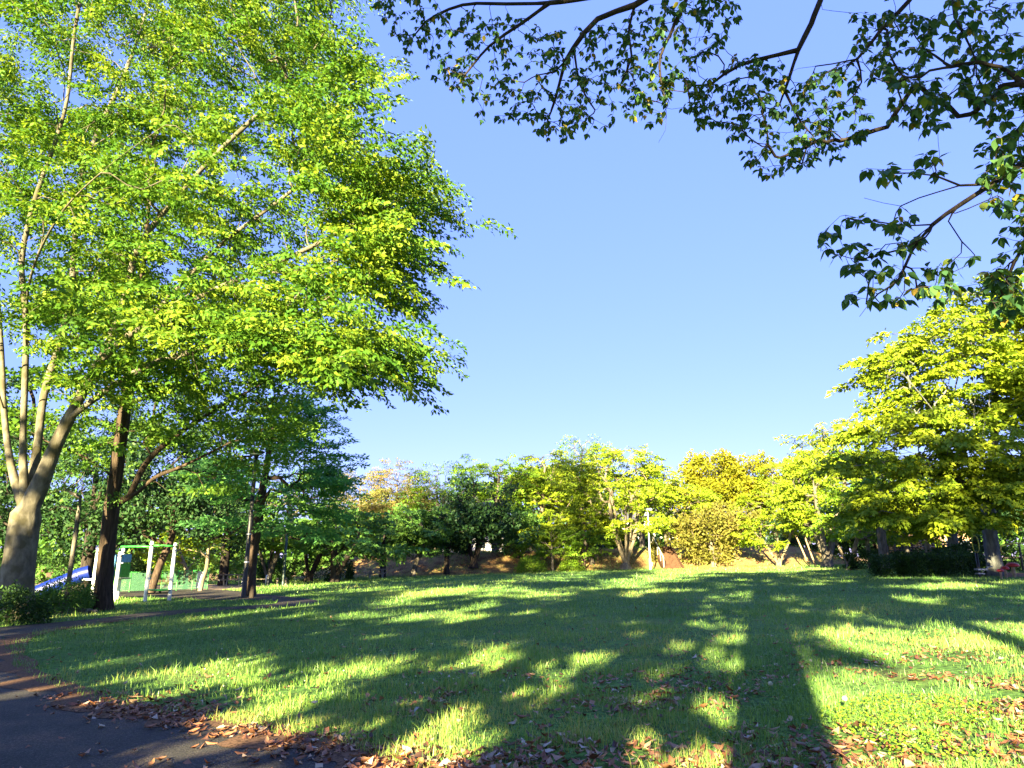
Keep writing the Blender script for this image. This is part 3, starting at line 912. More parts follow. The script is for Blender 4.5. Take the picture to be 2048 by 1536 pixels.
def px_ellipsoids(spec, Y, per_area, depth=0.9):
    """crown lobes given as (px, py, rx, ry[, dY[, rdepth]]) in photo pixels at distance Y; plate centres inside them"""
    C = []
    s = scale_at(Y)
    for e in spec:
        cx, cy, rx, ry = e[:4]
        dY = e[4] if len(e) > 4 else 0.0
        rd = e[5] if len(e) > 5 else None
        c = at(cx, cy, Y + dY)
        ss = s * (Y + dY) / Y
        r = np.array([rx * ss, (rd if rd else 0.8 * depth * rx * ss), ry * ss])
        n = max(3, int(per_area * (r[0] * r[2] + 0.5 * r[1] * r[2]) ** 0.9))
        C.append(ellipsoid_pts(c, r, n))
    return np.concatenate(C)

tri_count = [0]
def far_tree(name, label, px, Y, bark, leaf, lobes, R=0.2, kind='zelkova_far', dens=2.4, k=4, rc=0.9, ss=0.95, lean=(0, 0), fork=0.45,
             stems=1, group=None, flare=0.35, depth=0.9, bf=0.22, upw=0.5, tip_r=0.012, spread=0.35):
    b = on_ground(px, Y)
    b[2] -= 0.04
    C = px_ellipsoids(lobes, Y, dens * 1.6, depth)
    top = C[:, 2].max(); mid = C.mean(0)
    sk = Skel()
    h = (top - b[2])
    hf = max(0.8, fork * h)
    if stems == 1:
        p1 = b + np.array([lean[0] * 0.4, lean[1] * 0.4, hf * 0.5]); p2 = b + np.array([lean[0], lean[1], hf])
        e = sk.line([b, p1, p2], step=0.5)
        t = mid * 0.6 + p2 * 0.4; t[2] = top - 0.25 * h * (1 - fork)
        sk.line([t], e, step=0.6)
        lo = max(1, int(sk.n * 0.33))
    else:
        e = sk.line([b, b + np.array([0, 0, 0.25])], step=0.25)
        a0 = rng.uniform(0, 6.28)
        for s_ in range(stems):
            a = a0 + s_ * 2 * math.pi / stems
            d = np.array([math.cos(a), math.sin(a) * 0.8, 0]) * hf * spread
            sk.line([b + d * 0.45 + np.array([lean[0] * 0.3, 0, hf * 0.5]), b + d + np.array([lean[0], 0, hf]), b + d * 1.5 + np.array([lean[0] * 1.3, 0, hf + 0.35 * (h - hf)])], e, step=0.5)
        lo = 3
    ax = np.array([mid[0], mid[1], 0])
    root, n = make_tree(name, label, (bark, leaf), sk, C, ax, R, tip_r, variants_of(kind), rc, k, ss, group=group, bf=bf, upw=upw,
                        flare=flare, flare_h=0.35, minr=0.010, twig_split=0.06, keep_lo=lo, flatz=0.5, roll=0.45)
    tri_count[0] += n * 2
    return root

rng = np.random.default_rng(21)
# ------------------------------------------------------------------ the great zelkova on the left
ZY = 22.0
b = on_ground(28, ZY); b[2] -= 0.05
sk = Skel()
t0 = sk.line([b, at(34, 1160, ZY), at(44, 1080, ZY), at(52, 1030, ZY)], step=0.3)
sk.line([at(22, 930, ZY + .1), at(8, 820, ZY + .3), at(2, 700, ZY + .6), at(-10, 560, ZY + 1), at(-40, 380, ZY + 1.3), at(-70, 160, ZY + 1.5), at(-60, -120, ZY + 2)], t0, 0.45)
sk.line([at(46, 900, ZY - .2), at(50, 760, ZY - .4), at(52, 640, ZY - .6), at(44, 520, ZY - .8), at(70, 400, ZY - 1), at(130, 220, ZY - 1.3), at(150, 60, ZY - 1.6), at(190, -160, ZY - 2)], t0, 0.45)
n3 = sk.line([at(74, 900, ZY + .5), at(88, 790, ZY + .9), at(118, 690, ZY + 1.5), at(142, 600, ZY + 2), at(150, 480, ZY + 2.6), at(170, 330, ZY + 3.2), at(260, 120, ZY + 3.6), at(330, -100, ZY + 4)], t0, 0.45)
n4 = sk.line([at(82, 965, ZY - .1), at(112, 890, ZY - .3), at(165, 785, ZY - .6), at(205, 715, ZY - .8)], t0, 0.35)
sk.line([at(248, 600, ZY - .9), at(275, 500, ZY - 1), at(335, 415, ZY - 1.2), at(440, 300, ZY - 1.5), at(560, 185, ZY - 2), at(650, 60, ZY - 2.4), at(690, -80, ZY - 2.5)], n4, 0.45)
m4 = sk.line([at(290, 648, ZY - 1.4), at(390, 598, ZY - 2), at(500, 548, ZY - 2.6), at(620, 495, ZY - 3.2), at(720, 440, ZY - 3.6), at(800, 400, ZY - 3.9)], n4, 0.45)
sk.line([at(600, 540, ZY - 2.8), at(720, 510, ZY - 3.1), at(820, 505, ZY - 3.4)], sk.nearest(at(500, 548, ZY - 2.6)), 0.45)
sk.line([at(430, 500, ZY - 1.6), at(560, 400, ZY - 1.4), at(700, 290, ZY - 1.2), at(770, 220, ZY - 1)], sk.nearest(at(300, 640, ZY - 1.4)), 0.45)
sk.line([at(200, 790, ZY - 1.2), at(270, 745, ZY - 1.9), at(350, 712, ZY - 2.6), at(470, 692, ZY - 3.5), at(600, 686, ZY - 4.4), at(700, 690, ZY - 5.0), at(750, 702, ZY - 5.4)], sk.nearest(at(140, 835, ZY - .5)), 0.4)
sk.line([at(60, 560, ZY - 3), at(120, 430, ZY - 5), at(220, 330, ZY - 6.5), at(330, 250, ZY - 7.5)], sk.nearest(at(50, 700, ZY - .5)), 0.45)
sk.line([at(-60, 600, ZY - 3), at(-140, 450, ZY - 5.5), at(-200, 300, ZY - 7)], sk.nearest(at(10, 830, ZY + .3)), 0.45)

def poly_centres(poly, n, yfun, avoid=None):
    P = np.array(poly, float); lo, hi = P.min(0), P.max(0); out = []
    while len(out) < n:
        q = lo + (hi - lo) * rng.random(2)
        if in_poly(q[:1], q[1:2], P)[0]:
            if avoid is not None and in_poly(q[:1], q[1:2], avoid)[0] and rng.random() > 0.05: continue
            out.append(at(q[0], q[1], yfun(q[0], q[1])))
    return np.array(out)
zel_out = [(-160, -150), (200, -230), (520, -200), (670, -90), (690, 20), (690, 110), (705, 170), (670, 245), (650, 290), (740, 310), (795, 350), (815, 420), (825, 490), (790, 530), (720, 560), (640, 560), (540, 590), (420, 640), (300, 660), (160, 640), (40, 620), (-150, 640), (-190, 500)]
zel_low = [(400, 640), (520, 665), (640, 660), (700, 672), (745, 690), (760, 720), (740, 745), (690, 750), (640, 742), (560, 722), (430, 715)]
zel_low2 = [(60, 560), (300, 560), (420, 680), (330, 780), (200, 800), (100, 720)]
def zdepth(px, py):
    e = min(1.0, abs(px - 60) / 900.0)
    half = 6.8 * math.sqrt(max(0.05, 1 - e * e))
    return ZY + 2.0 - 3.6 * e + half * (rng.random() * 2 - 1)
gaps = np.array([(640, 550), (560, 600), (600, 640), (760, 650), (800, 600)], float)
C = np.concatenate([poly_centres(zel_out, 262, zdepth, gaps), poly_centres(zel_low, 30, lambda x, y: ZY - 4.2 - 2.2 * (x - 400) / 470 + rng.normal(0, 0.8)),
                    poly_centres(zel_low2, 16, lambda x, y: ZY - 2 + rng.normal(0, 2.2)), poly_centres([(570, 560), (720, 545), (780, 600), (650, 630)], 7, lambda x, y: ZY - 4 + rng.normal(0, 1)),
                    poly_centres([(560, 230), (690, 60), (700, 240), (660, 300), (795, 350), (820, 510), (720, 545), (600, 480)], 36, lambda x, y: ZY - 3 + rng.normal(0, 1.8))])
root, n = make_tree('zelkova_tree', 'tall many-limbed zelkova with grey trunk and vast bright green crown beside the path', (M_BARK_ZEL, M_LEAF_ZEL), sk, C,
                    np.array([at(60, 700, ZY)[0], ZY, 0.0]), 0.43, 0.006, variants_of('zelkova_near'), 1.35, 11, 0.95, bf=0.16, upw=0.5, step=0.5, flare=0.5, flare_h=0.6,
                    flatz=0.28, minr=0.008, twig_split=0.05, keep_lo=14, roll=0.35, limb=(3.2, 6.0, 0.62))
tri_count[0] += n * 2; print('zelkova leaves', n)

# ------------------------------------------------------------------ ginkgo with the dark trunk
GYd = 25.5
b = on_ground(205, GYd); b[2] -= 0.05
sk = Skel()
e = sk.line([b, at(212, 1120, GYd), at(224, 1010, GYd), at(240, 890, GYd), at(257, 770, GYd), at(272, 650, GYd), at(288, 520, GYd), at(300, 380, GYd), at(312, 240, GYd)], step=0.4)
for pts, d in (([(275, 985), (310, 955), (370, 930), (460, 885)], -1.6), ([(290, 930), (340, 880), (430, 820), (520, 770)], -0.5), ([(215, 945), (170, 915), (110, 890)], -1.0), ([(330, 780), (420, 740), (540, 700)], 0.8), ([(225, 760), (150, 720)], 1.0), ([(330, 640), (430, 560), (520, 520)], 0)):
    s0 = sk.nearest(at(pts[0][0] - 25 if pts[0][0] > 240 else pts[0][0] + 18, pts[0][1] + 35, GYd))
    sk.line([at(x, y, GYd + d * (i + 1) / len(pts)) for i, (x, y) in enumerate(pts)], s0, 0.45)
C = px_ellipsoids([(430, 890, 190, 100), (520, 790, 130, 85), (350, 760, 190, 120), (170, 880, 130, 90), (420, 640, 200, 130), (240, 650, 190, 130), (330, 480, 200, 150), (310, 290, 130, 170), (560, 690, 80, 60)], GYd, 3.6, 0.9)
root, n = make_tree('ginkgo_tree', 'ginkgo with dark furrowed trunk and layered fan-leaf branches in front of the playground', (M_BARK_DARK, M_LEAF_GINKGO), sk, C,
                    np.array([b[0], GYd, 0.0]), 0.27, 0.008, variants_of('ginkgo'), 1.4, 4, 1.15, bf=0.12, upw=0.35, flare=0.45, flare_h=0.5, minr=0.008, twig_split=0.05, keep_lo=8, out_up=0.1, limb=(7.0, 9.0, 0.7))
tri_count[0] += n * 2; print('ginkgo leaves', n)

# feathery tree behind the black lamp post
FY = 33.5
b = on_ground(497, FY); b[2] -= 0.05
sk = Skel()
sk.line([b, at(503, 1120, FY), at(515, 1040, FY), at(532, 940, FY), at(548, 840, FY), at(560, 760, FY)], step=0.4)
C = px_ellipsoids([(520, 1060, 90, 30), (590, 1050, 90, 35), (560, 990, 115, 45), (620, 985, 65, 45), (470, 960, 75, 55), (580, 920, 95, 50), (640, 930, 40, 45), (570, 850, 75, 50), (612, 870, 55, 55), (565, 790, 50, 45)], FY, 4.5, 0.9)
root, n = make_tree('metasequoia_tree', 'conical tree with feathery blue-green foliage directly behind the black lamp post', (M_BARK_RED, M_LEAF_FEATHER), sk, C,
                    np.array([at(540, 900, FY)[0], FY, 0]), 0.25, 0.010, variants_of('feather'), 1.0, 4, 1.0, bf=0.06, upw=0.2, flare=0.5, flare_h=0.5, minr=0.010, twig_split=0.05, keep_lo=5, out_up=0.35)
tri_count[0] += n * 2

# ------------------------------------------------------------------ the other trees, (name, label, px, Y, bark, leaf, lobes, options)
PG = 'evergreens behind the playground'
far = [
 ('slender_tree', 'thin grey sapling with forked stem in front of the blue slide', 128, 24.5, M_BARK_GREY, M_LEAF_MID, [(110, 985, 55, 45), (175, 1010, 50, 40), (150, 930, 60, 50)], dict(R=0.075, kind='ball_near', dens=1.6, k=2, rc=0.6, ss=0.55, fork=0.5, tip_r=0.006)),
 ('leaning_tree', 'dark leaning tree with hollowed trunk behind the white posts', 300, 39, M_BARK_RED, M_LEAF_DARK, [(350, 1010, 110, 55), (420, 1045, 60, 35), (270, 1010, 80, 55), (400, 980, 80, 50)], dict(R=0.19, kind='ball_mid', dens=2.2, lean=(0.7, 0.3), fork=0.45)),
 ('pruned_tree', 'small pale-barked tree with pruned forked limbs by the green fence', 400, 41, M_BARK_PALE, M_LEAF_YELLOW, [(385, 1100, 30, 14), (430, 1095, 25, 12)], dict(R=0.11, kind='sparse', dens=4, k=2, rc=0.5, ss=0.6, fork=0.5, stems=1, lean=(0.25, 0))),
 ('young_tree', 'young sunlit tree with straight pale stem behind the green fence', 370, 45, M_BARK_PALE, M_LEAF_YELLOW, [(365, 1105, 45, 22), (330, 1110, 30, 20)], dict(R=0.12, kind='flat_far', dens=3, fork=0.4)),
 ('evergreen_tree', 'dense dark evergreen behind the great zelkova trunk', 45, 40, M_BARK_BLACK, M_LEAF_DARK, [(40, 1040, 110, 60), (60, 920, 120, 100), (0, 820, 120, 100)], dict(R=0.32, kind='ball_mid', dens=1.7, group=PG)),
 ('evergreen_tree', 'broad dark evergreen hanging over the blue slide', 165, 38, M_BARK_BLACK, M_LEAF_DARK, [(150, 1060, 85, 50), (190, 960, 110, 90), (220, 1070, 60, 35)], dict(R=0.3, kind='ball_mid', dens=1.9, group=PG)),
 ('evergreen_tree', 'tall dark evergreen between the ginkgo trunk and the white posts', 262, 47, M_BARK_BLACK, M_LEAF_DARK, [(270, 1030, 90, 60), (300, 930, 120, 90), (330, 830, 110, 90)], dict(R=0.3, kind='ball_mid', dens=1.7, group=PG)),
 ('evergreen_tree', 'dark evergreen beyond the pruned pale tree', 445, 50, M_BARK_BLACK, M_LEAF_DARK, [(440, 1070, 70, 50), (430, 980, 100, 80), (460, 890, 100, 80)], dict(R=0.3, kind='ball_mid', dens=1.7, group=PG)),
 ('evergreen_tree', 'green tree with several thin trunks behind the feathery conical tree', 535, 52, M_BARK_GREY, M_LEAF_MID, [(540, 1090, 60, 35), (550, 1020, 90, 60), (610, 1010, 70, 60)], dict(R=0.26, kind='flat_far', dens=2.2, stems=3, group=PG)),
 ('evergreen_tree', 'dark tree at the far edge left of the great zelkova', -90, 42, M_BARK_BLACK, M_LEAF_DARK, [(-80, 1020, 110, 80), (-80, 880, 130, 120)], dict(R=0.3, kind='ball_mid', dens=1.5, group=PG)),
 ('cherry_tree', 'low spreading cherry with dark trunk beside the dark green lamp post', 617, 53, M_BARK_BLACK, M_LEAF_FRESH, [(620, 1092, 60, 26), (580, 1085, 45, 22), (660, 1070, 50, 30)], dict(R=0.28, kind='flat_far', dens=3, fork=0.4, stems=3)),
 ('cherry_tree', 'spreading cherry with two leaning dark trunks at the lawn edge', 668, 50, M_BARK_BLACK, M_LEAF_MID, [(690, 1085, 75, 26), (745, 1098, 50, 20), (640, 1085, 50, 25), (700, 1050, 70, 30)], dict(R=0.34, kind='flat_far', dens=3.2, fork=0.45, stems=3, lean=(0.3, 0))),
 ('cherry_tree', 'cherry with slim dark trunk behind the picnic table', 765, 59, M_BARK_BLACK, M_LEAF_MID, [(770, 1085, 60, 32), (800, 1060, 60, 40), (730, 1060, 50, 40)], dict(R=0.24, kind='flat_far', dens=2.8)),
 ('cherry_tree', 'cherry with crooked pale lit stem on the foot of the bank', 825, 60, M_BARK_GREY, M_LEAF_MID, [(830, 1080, 60, 35), (850, 1050, 60, 35)], dict(R=0.2, kind='flat_far', dens=2.8, lean=(0.8, 0))),
 ('tall_tree', 'sparse rusty-leaved tree top left of the other sparse ones', 712, 72, M_BARK_PALE, M_LEAF_RUST, [(722, 985, 45, 50), (700, 1030, 45, 45), (745, 1040, 40, 40)], dict(R=0.18, kind='sparse', dens=4.2, fork=0.5)),
 ('tall_tree', 'sparse tree with pinkish young leaves above the picnic table', 790, 73, M_BARK_PALE, M_LEAF_RUST, [(790, 965, 45, 38), (815, 1010, 60, 45), (770, 1020, 45, 40)], dict(R=0.18, kind='sparse', dens=4.4, fork=0.5)),
 ('tall_tree', 'sparse upright tree next to the dark evergreens on the bank', 872, 72, M_BARK_GREY, M_LEAF_FRESH, [(870, 975, 45, 50), (890, 1020, 50, 45), (850, 1020, 40, 45)], dict(R=0.18, kind='sparse', dens=4.4, fork=0.5)),
 ('oak_tree', 'dark evergreen oak on the bank with one straight black trunk', 893, 61.5, M_BARK_BLACK, M_LEAF_DARK, [(890, 1060, 55, 35), (930, 1050, 50, 40), (870, 1080, 40, 20)], dict(R=0.22, kind='ball_far', dens=2.4, fork=0.45)),
 ('oak_tree', 'dark evergreen oak with several stems in front of the white house', 947, 63, M_BARK_BLACK, M_LEAF_DARK, [(955, 1050, 60, 40), (1000, 1065, 50, 35), (960, 1000, 60, 45)], dict(R=0.36, kind='ball_far', dens=2.3, stems=4, fork=0.4)),
 ('oak_tree', 'dark green oak on the bank behind the round shrub', 1035, 66, M_BARK_BLACK, M_LEAF_MID, [(1030, 1060, 60, 45), (1060, 1080, 45, 30)], dict(R=0.22, kind='ball_far', dens=2.3)),
 ('bright_tree', 'tall bright green tree rising behind the dark oaks', 990, 71, M_BARK_GREY, M_LEAF_FRESH, [(985, 955, 60, 42), (1025, 975, 55, 50), (1000, 1010, 60, 40)], dict(R=0.3, dens=2.6, fork=0.45)),
 ('bright_tree', 'pale yellow-green tree with sky gaps left of the tall feathery one', 1085, 72, M_BARK_PALE, M_LEAF_YELLOW, [(1090, 945, 45, 45), (1075, 1000, 55, 50), (1120, 1000, 45, 50)], dict(R=0.28, dens=2.3, fork=0.45)),
 ('bright_tree', 'tallest feathery yellow-green tree on the skyline of the bank', 1165, 74, M_BARK_PALE, M_LEAF_FRESH, [(1165, 905, 40, 32), (1160, 950, 60, 45), (1170, 1000, 50, 50)], dict(R=0.26, kind='sparse', dens=4.0, fork=0.45)),
 ('bright_tree', 'low yellow-green tree at the foot of the bank left of the vase-shaped zelkova', 1185, 64.5, M_BARK_GREY, M_LEAF_YELLOW, [(1150, 1040, 55, 28), (1200, 1060, 45, 28), (1110, 1060, 40, 25)], dict(R=0.2, dens=3.0, fork=0.4, lean=(-0.6, 0))),
 ('bank_zelkova_tree', 'vase-shaped zelkova with pale fluted trunk on the sunlit bank', 1252, 63.5, M_BARK_PALE, M_LEAF_YELLOW, [(1235, 930, 75, 38), (1180, 960, 50, 35), (1300, 955, 45, 35), (1240, 985, 100, 32), (1330, 985, 25, 25), (1265, 1050, 85, 20), (1190, 1020, 45, 20)], dict(R=0.42, dens=2.9, fork=0.3, stems=5, spread=0.3, flare=0.5)),
 ('small_tree', 'small green tree on the litter-covered bank beside the round shrub', 1105, 63, M_BARK_GREY, M_LEAF_FRESH, [(1105, 1085, 45, 24), (1075, 1090, 30, 18)], dict(R=0.12, dens=3.4, fork=0.4)),
 ('small_tree', 'small green tree with twin thin stems on the reddish bank', 1168, 63.2, M_BARK_RED, M_LEAF_FRESH, [(1170, 1085, 45, 22), (1150, 1105, 30, 12)], dict(R=0.12, dens=3.2, fork=0.4, stems=2)),
 ('stair_tree', 'sunlit tree standing at the top of the stairs', 1336, 69.5, M_BARK_PALE, M_LEAF_YELLOW, [(1345, 1015, 55, 26), (1375, 995, 40, 28), (1320, 1040, 40, 16)], dict(R=0.3, dens=3.0, fork=0.4)),
 ('camphor_tree', 'round-topped camphor with orange young leaves right of the sky gap', 1440, 78, M_BARK_GREY, M_LEAF_ORANGE, [(1425, 945, 55, 38), (1400, 985, 50, 38), (1460, 980, 50, 45)], dict(R=0.34, kind='ball_far', dens=3.0, ss=1.05)),
 ('camphor_tree', 'lower camphor with orange-green leaves beside the round-topped one', 1510, 78, M_BARK_GREY, M_LEAF_ORANGE, [(1505, 945, 45, 32), (1520, 990, 50, 40)], dict(R=0.3, kind='ball_far', dens=2.8, ss=1.05)),
 ('background_tree', 'fresh green tree behind the camphors with sky showing through', 1555, 74, M_BARK_GREY, M_LEAF_YELLOW, [(1560, 955, 45, 42), (1540, 1010, 60, 35)], dict(R=0.28, dens=2.2)),
 ('olive_tree', 'rounded pinkish-olive tree on two stems right of the stairs', 1428, 62.0, M_BARK_PALE, M_LEAF_OLIVE, [(1420, 1055, 62, 38), (1460, 1050, 40, 30), (1390, 1075, 38, 26), (1430, 1100, 45, 14)], dict(R=0.22, kind='ball_far', dens=3.4, fork=0.4, stems=2)),
 ('olive_tree', 'small rounded bush-like tree overhanging the stairs', 1400, 63.0, M_BARK_PALE, M_LEAF_OLIVE, [(1395, 1112, 32, 14), (1410, 1095, 30, 16)], dict(R=0.1, kind='ball_far', dens=3.6, fork=0.3, stems=3, ss=0.7)),
 ('spreading_tree', 'small pale tree whose branches spread in a wide V below the bank', 1558, 60.5, M_BARK_PALE, M_LEAF_YELLOW, [(1545, 1062, 60, 32), (1600, 1050, 38, 30), (1500, 1080, 35, 18)], dict(R=0.2, kind='flat_far', dens=2.6, fork=0.4, stems=3, spread=0.55)),
 ('broad_tree', 'broad yellow-green tree left of the great right-hand zelkova', 1655, 56, M_BARK_GREY, M_LEAF_YELLOW, [(1655, 880, 60, 42), (1640, 950, 85, 55), (1700, 960, 65, 55), (1605, 1000, 50, 40), (1670, 1030, 75, 35), (1630, 1050, 50, 25)], dict(R=0.4, dens=2.7, fork=0.35, stems=3)),
 ('white_stem_tree', 'slim pale-stemmed tree with a V fork at the lawn edge', 1699, 47, M_BARK_PALE, M_LEAF_FRESH, [(1695, 1060, 45, 22), (1735, 1050, 40, 28), (1720, 1010, 50, 30)], dict(R=0.16, dens=3.0, fork=0.4, stems=2)),
 ('shade_tree', 'stout grey trunk standing beside the end of the clipped hedge', 1772, 40, M_BARK_GREY, M_LEAF_FRESH, [(1775, 1010, 60, 40), (1800, 960, 60, 45), (1760, 1050, 45, 20)], dict(R=0.24, dens=2.6, fork=0.45)),
 ('shade_tree', 'twin thin trunks in the shade beyond the hedge end', 1742, 50, M_BARK_GREY, M_LEAF_MID, [(1745, 1060, 45, 25), (1730, 1030, 45, 25)], dict(R=0.16, dens=2.6, stems=2)),
 ('shade_tree', 'thin pale trunk with a twisted fork behind the hedge', 1793, 49, M_BARK_GREY, M_LEAF_MID, [(1795, 1055, 40, 20), (1800, 1020, 45, 30)], dict(R=0.13, dens=2.6, stems=2)),
 ('shade_tree', 'slim leaning trunk behind the middle of the hedge', 1824, 46, M_BARK_GREY, M_LEAF_MID, [(1825, 1045, 40, 22), (1850, 1020, 50, 30)], dict(R=0.15, dens=2.6, lean=(-0.3, 0))),
 ('shade_tree', 'straight pale trunk rising behind the hedge in front of the house', 1862, 42, M_BARK_PALE, M_LEAF_MID, [(1860, 1040, 45, 20), (1880, 1010, 55, 30)], dict(R=0.17, dens=2.6, fork=0.5)),
 ('shade_tree', 'thick mottled trunk behind the hedge next to the exercise loop', 1915, 40, M_BARK_SILVER, M_LEAF_MID, [(1915, 1030, 60, 25), (1940, 990, 70, 40)], dict(R=0.27, dens=2.6, fork=0.5)),
 ('evergreen_tree', 'dark evergreen behind the shady trunks and the slatted fence', 1760, 66, M_BARK_BLACK, M_LEAF_DARK, [(1740, 1060, 70, 45), (1790, 1040, 80, 60), (1690, 1070, 60, 40)], dict(R=0.3, kind='ball_far', dens=1.9)),
 ('evergreen_tree', 'dark evergreen beyond the exercise equipment', 1960, 58, M_BARK_BLACK, M_LEAF_DARK, [(1940, 1050, 80, 40), (2010, 1040, 80, 50), (2080, 1040, 80, 60), (1900, 1010, 70, 50)], dict(R=0.3, kind='ball_far', dens=1.9)),
]
BK = 'trees filling the gaps behind the bank'
far += [
 ('back_tree', 'yellow-green tree filling the gap behind the vase-shaped zelkova', 1285, 82, M_BARK_GREY, M_LEAF_YELLOW, [(1210, 985, 70, 45), (1290, 1000, 60, 40), (1150, 1010, 60, 45)], dict(R=0.3, kind='back', dens=1.6, group=BK)),
 ('back_tree', 'green tree filling the gap behind the pale yellow-green one', 1060, 84, M_BARK_GREY, M_LEAF_FRESH, [(1060, 995, 70, 50), (1110, 980, 60, 50), (1000, 1010, 60, 45)], dict(R=0.3, kind='back', dens=1.6, group=BK)),
 ('back_tree', 'yellow tree filling the gap below the round-topped camphor', 1470, 86, M_BARK_GREY, M_LEAF_YELLOW, [(1470, 1020, 80, 45), (1540, 1010, 70, 50), (1420, 1010, 50, 35)], dict(R=0.3, kind='back', dens=1.6, group=BK)),
 ('back_tree', 'green tree filling the gap left of the great right-hand zelkova', 1620, 80, M_BARK_GREY, M_LEAF_FRESH, [(1610, 980, 70, 60), (1680, 960, 70, 70), (1740, 960, 60, 60)], dict(R=0.3, kind='back', dens=1.6, group=BK)),
 ('back_tree', 'dull green tree filling the gap behind the sparse rusty ones', 800, 86, M_BARK_GREY, M_LEAF_MID, [(740, 1040, 70, 45), (820, 1035, 70, 45), (890, 1040, 60, 45)], dict(R=0.3, kind='back', dens=1.5, group=BK)),
]
for name, label, px, Y, bark, leaf, lobes, opt in far:
    far_tree(name, label, px, Y, bark, leaf, lobes, **opt)

# the great zelkova on the right
RY = 33.0
b = on_ground(1994, RY); b[2] -= 0.05
sk = Skel()
t0 = sk.line([b, at(1984, 1100, RY), at(1978, 1050, RY), at(1976, 1010, RY)], step=0.35)
for pts in ([(1950, 950, 0), (1910, 880, -1), (1850, 800, -2), (1800, 740, -2.5)], [(1985, 940, .5), (1990, 840, 1), (1990, 720, 1), (1985, 600, 1)], [(2020, 950, 0), (2080, 860, .5), (2130, 740, 1), (2160, 620, 1)],
            [(1940, 980, -1), (1880, 930, -2.5), (1810, 900, -4), (1770, 880, -5)], [(2000, 980, -1.5), (2040, 920, -3.5), (2060, 850, -5)], [(1960, 960, 1.5), (1930, 880, 3), (1910, 780, 4)]):
    sk.line([at(x, y, RY + d) for x, y, d in pts], t0, 0.5)
C = px_ellipsoids([(1990, 610, 75, 50), (1900, 690, 100, 55), (2040, 660, 120, 80), (1820, 750, 80, 45), (1940, 790, 130, 65), (1790, 850, 60, 45), (2080, 800, 150, 90), (1870, 880, 110, 55, -2), (1980, 920, 110, 55, -3), (1790, 940, 65, 40, -2),
                   (1870, 985, 85, 32, -3), (1965, 1000, 80, 32, -4), (2060, 980, 90, 50, -3), (1800, 1010, 50, 28, -1), (2150, 700, 100, 140), (1850, 1045, 90, 22, -3), (1960, 1045, 80, 22, -3), (1765, 1035, 60, 25, -2)], RY, 6.5, 0.85)
root, n = make_tree('zelkova_tree', 'huge zelkova right of the lawn, sunlit yellow-green above and shaded below', (M_BARK_SILVER, M_LEAF_YELLOW), sk, C,
                    np.array([b[0], RY, 0]), 0.30, 0.010, [spray_flat(8, 5, 0.25, 0.125, droop=0.32, jit=0.5, hang=0.45) for _ in range(5)], 1.2, 5, 0.95, bf=0.16, upw=0.4, flare=0.35, flare_h=0.5, minr=0.009, twig_split=0.05, keep_lo=6, flatz=0.2)
tri_count[0] += n * 2; print('right zelkova leaves', n)

# ------------------------------------------------------------------ trees behind the camera: they throw the long shadows over the lawn
def world_tree(name, label, x, y, R, h, crown, dens=0.5, leaf=M_LEAF_FRESH, bark=M_BARK_GREY, clear=0.3, ss=1.3):
    b = np.array([x, y, float(terrain(x, y)) - 0.04])
    sk = Skel()
    e = sk.line([b, b + np.array([0.1, 0, h * clear]), b + np.array([0, 0.2, h * 0.85])], step=0.6)
    C = []
    for cx, cy, cz, rx, ry, rz in crown:
        n = max(4, int(dens * (rx * ry + rx * rz + ry * rz)))
        C.append(ellipsoid_pts(b + np.array([cx, cy, cz]), np.array([rx, ry, rz]), n))
    C = np.concatenate(C)
    root, n = make_tree(name, label, (bark, leaf), sk, C, np.array([x, y, 0]), R, 0.012, [spray_flat(6, 3, 0.44, 0.27, droop=0.25, jit=0.5, hang=0.4) for _ in range(3)], 1.3, 4, ss,
                        bf=0.2, flare=0.4, minr=0.012, twig_split=0.06, keep_lo=max(3, int(sk.n * clear)), group='trees on the near side of the lawn')
    tri_count[0] += n * 2
rng = np.random.default_rng(SHADE_SEED)
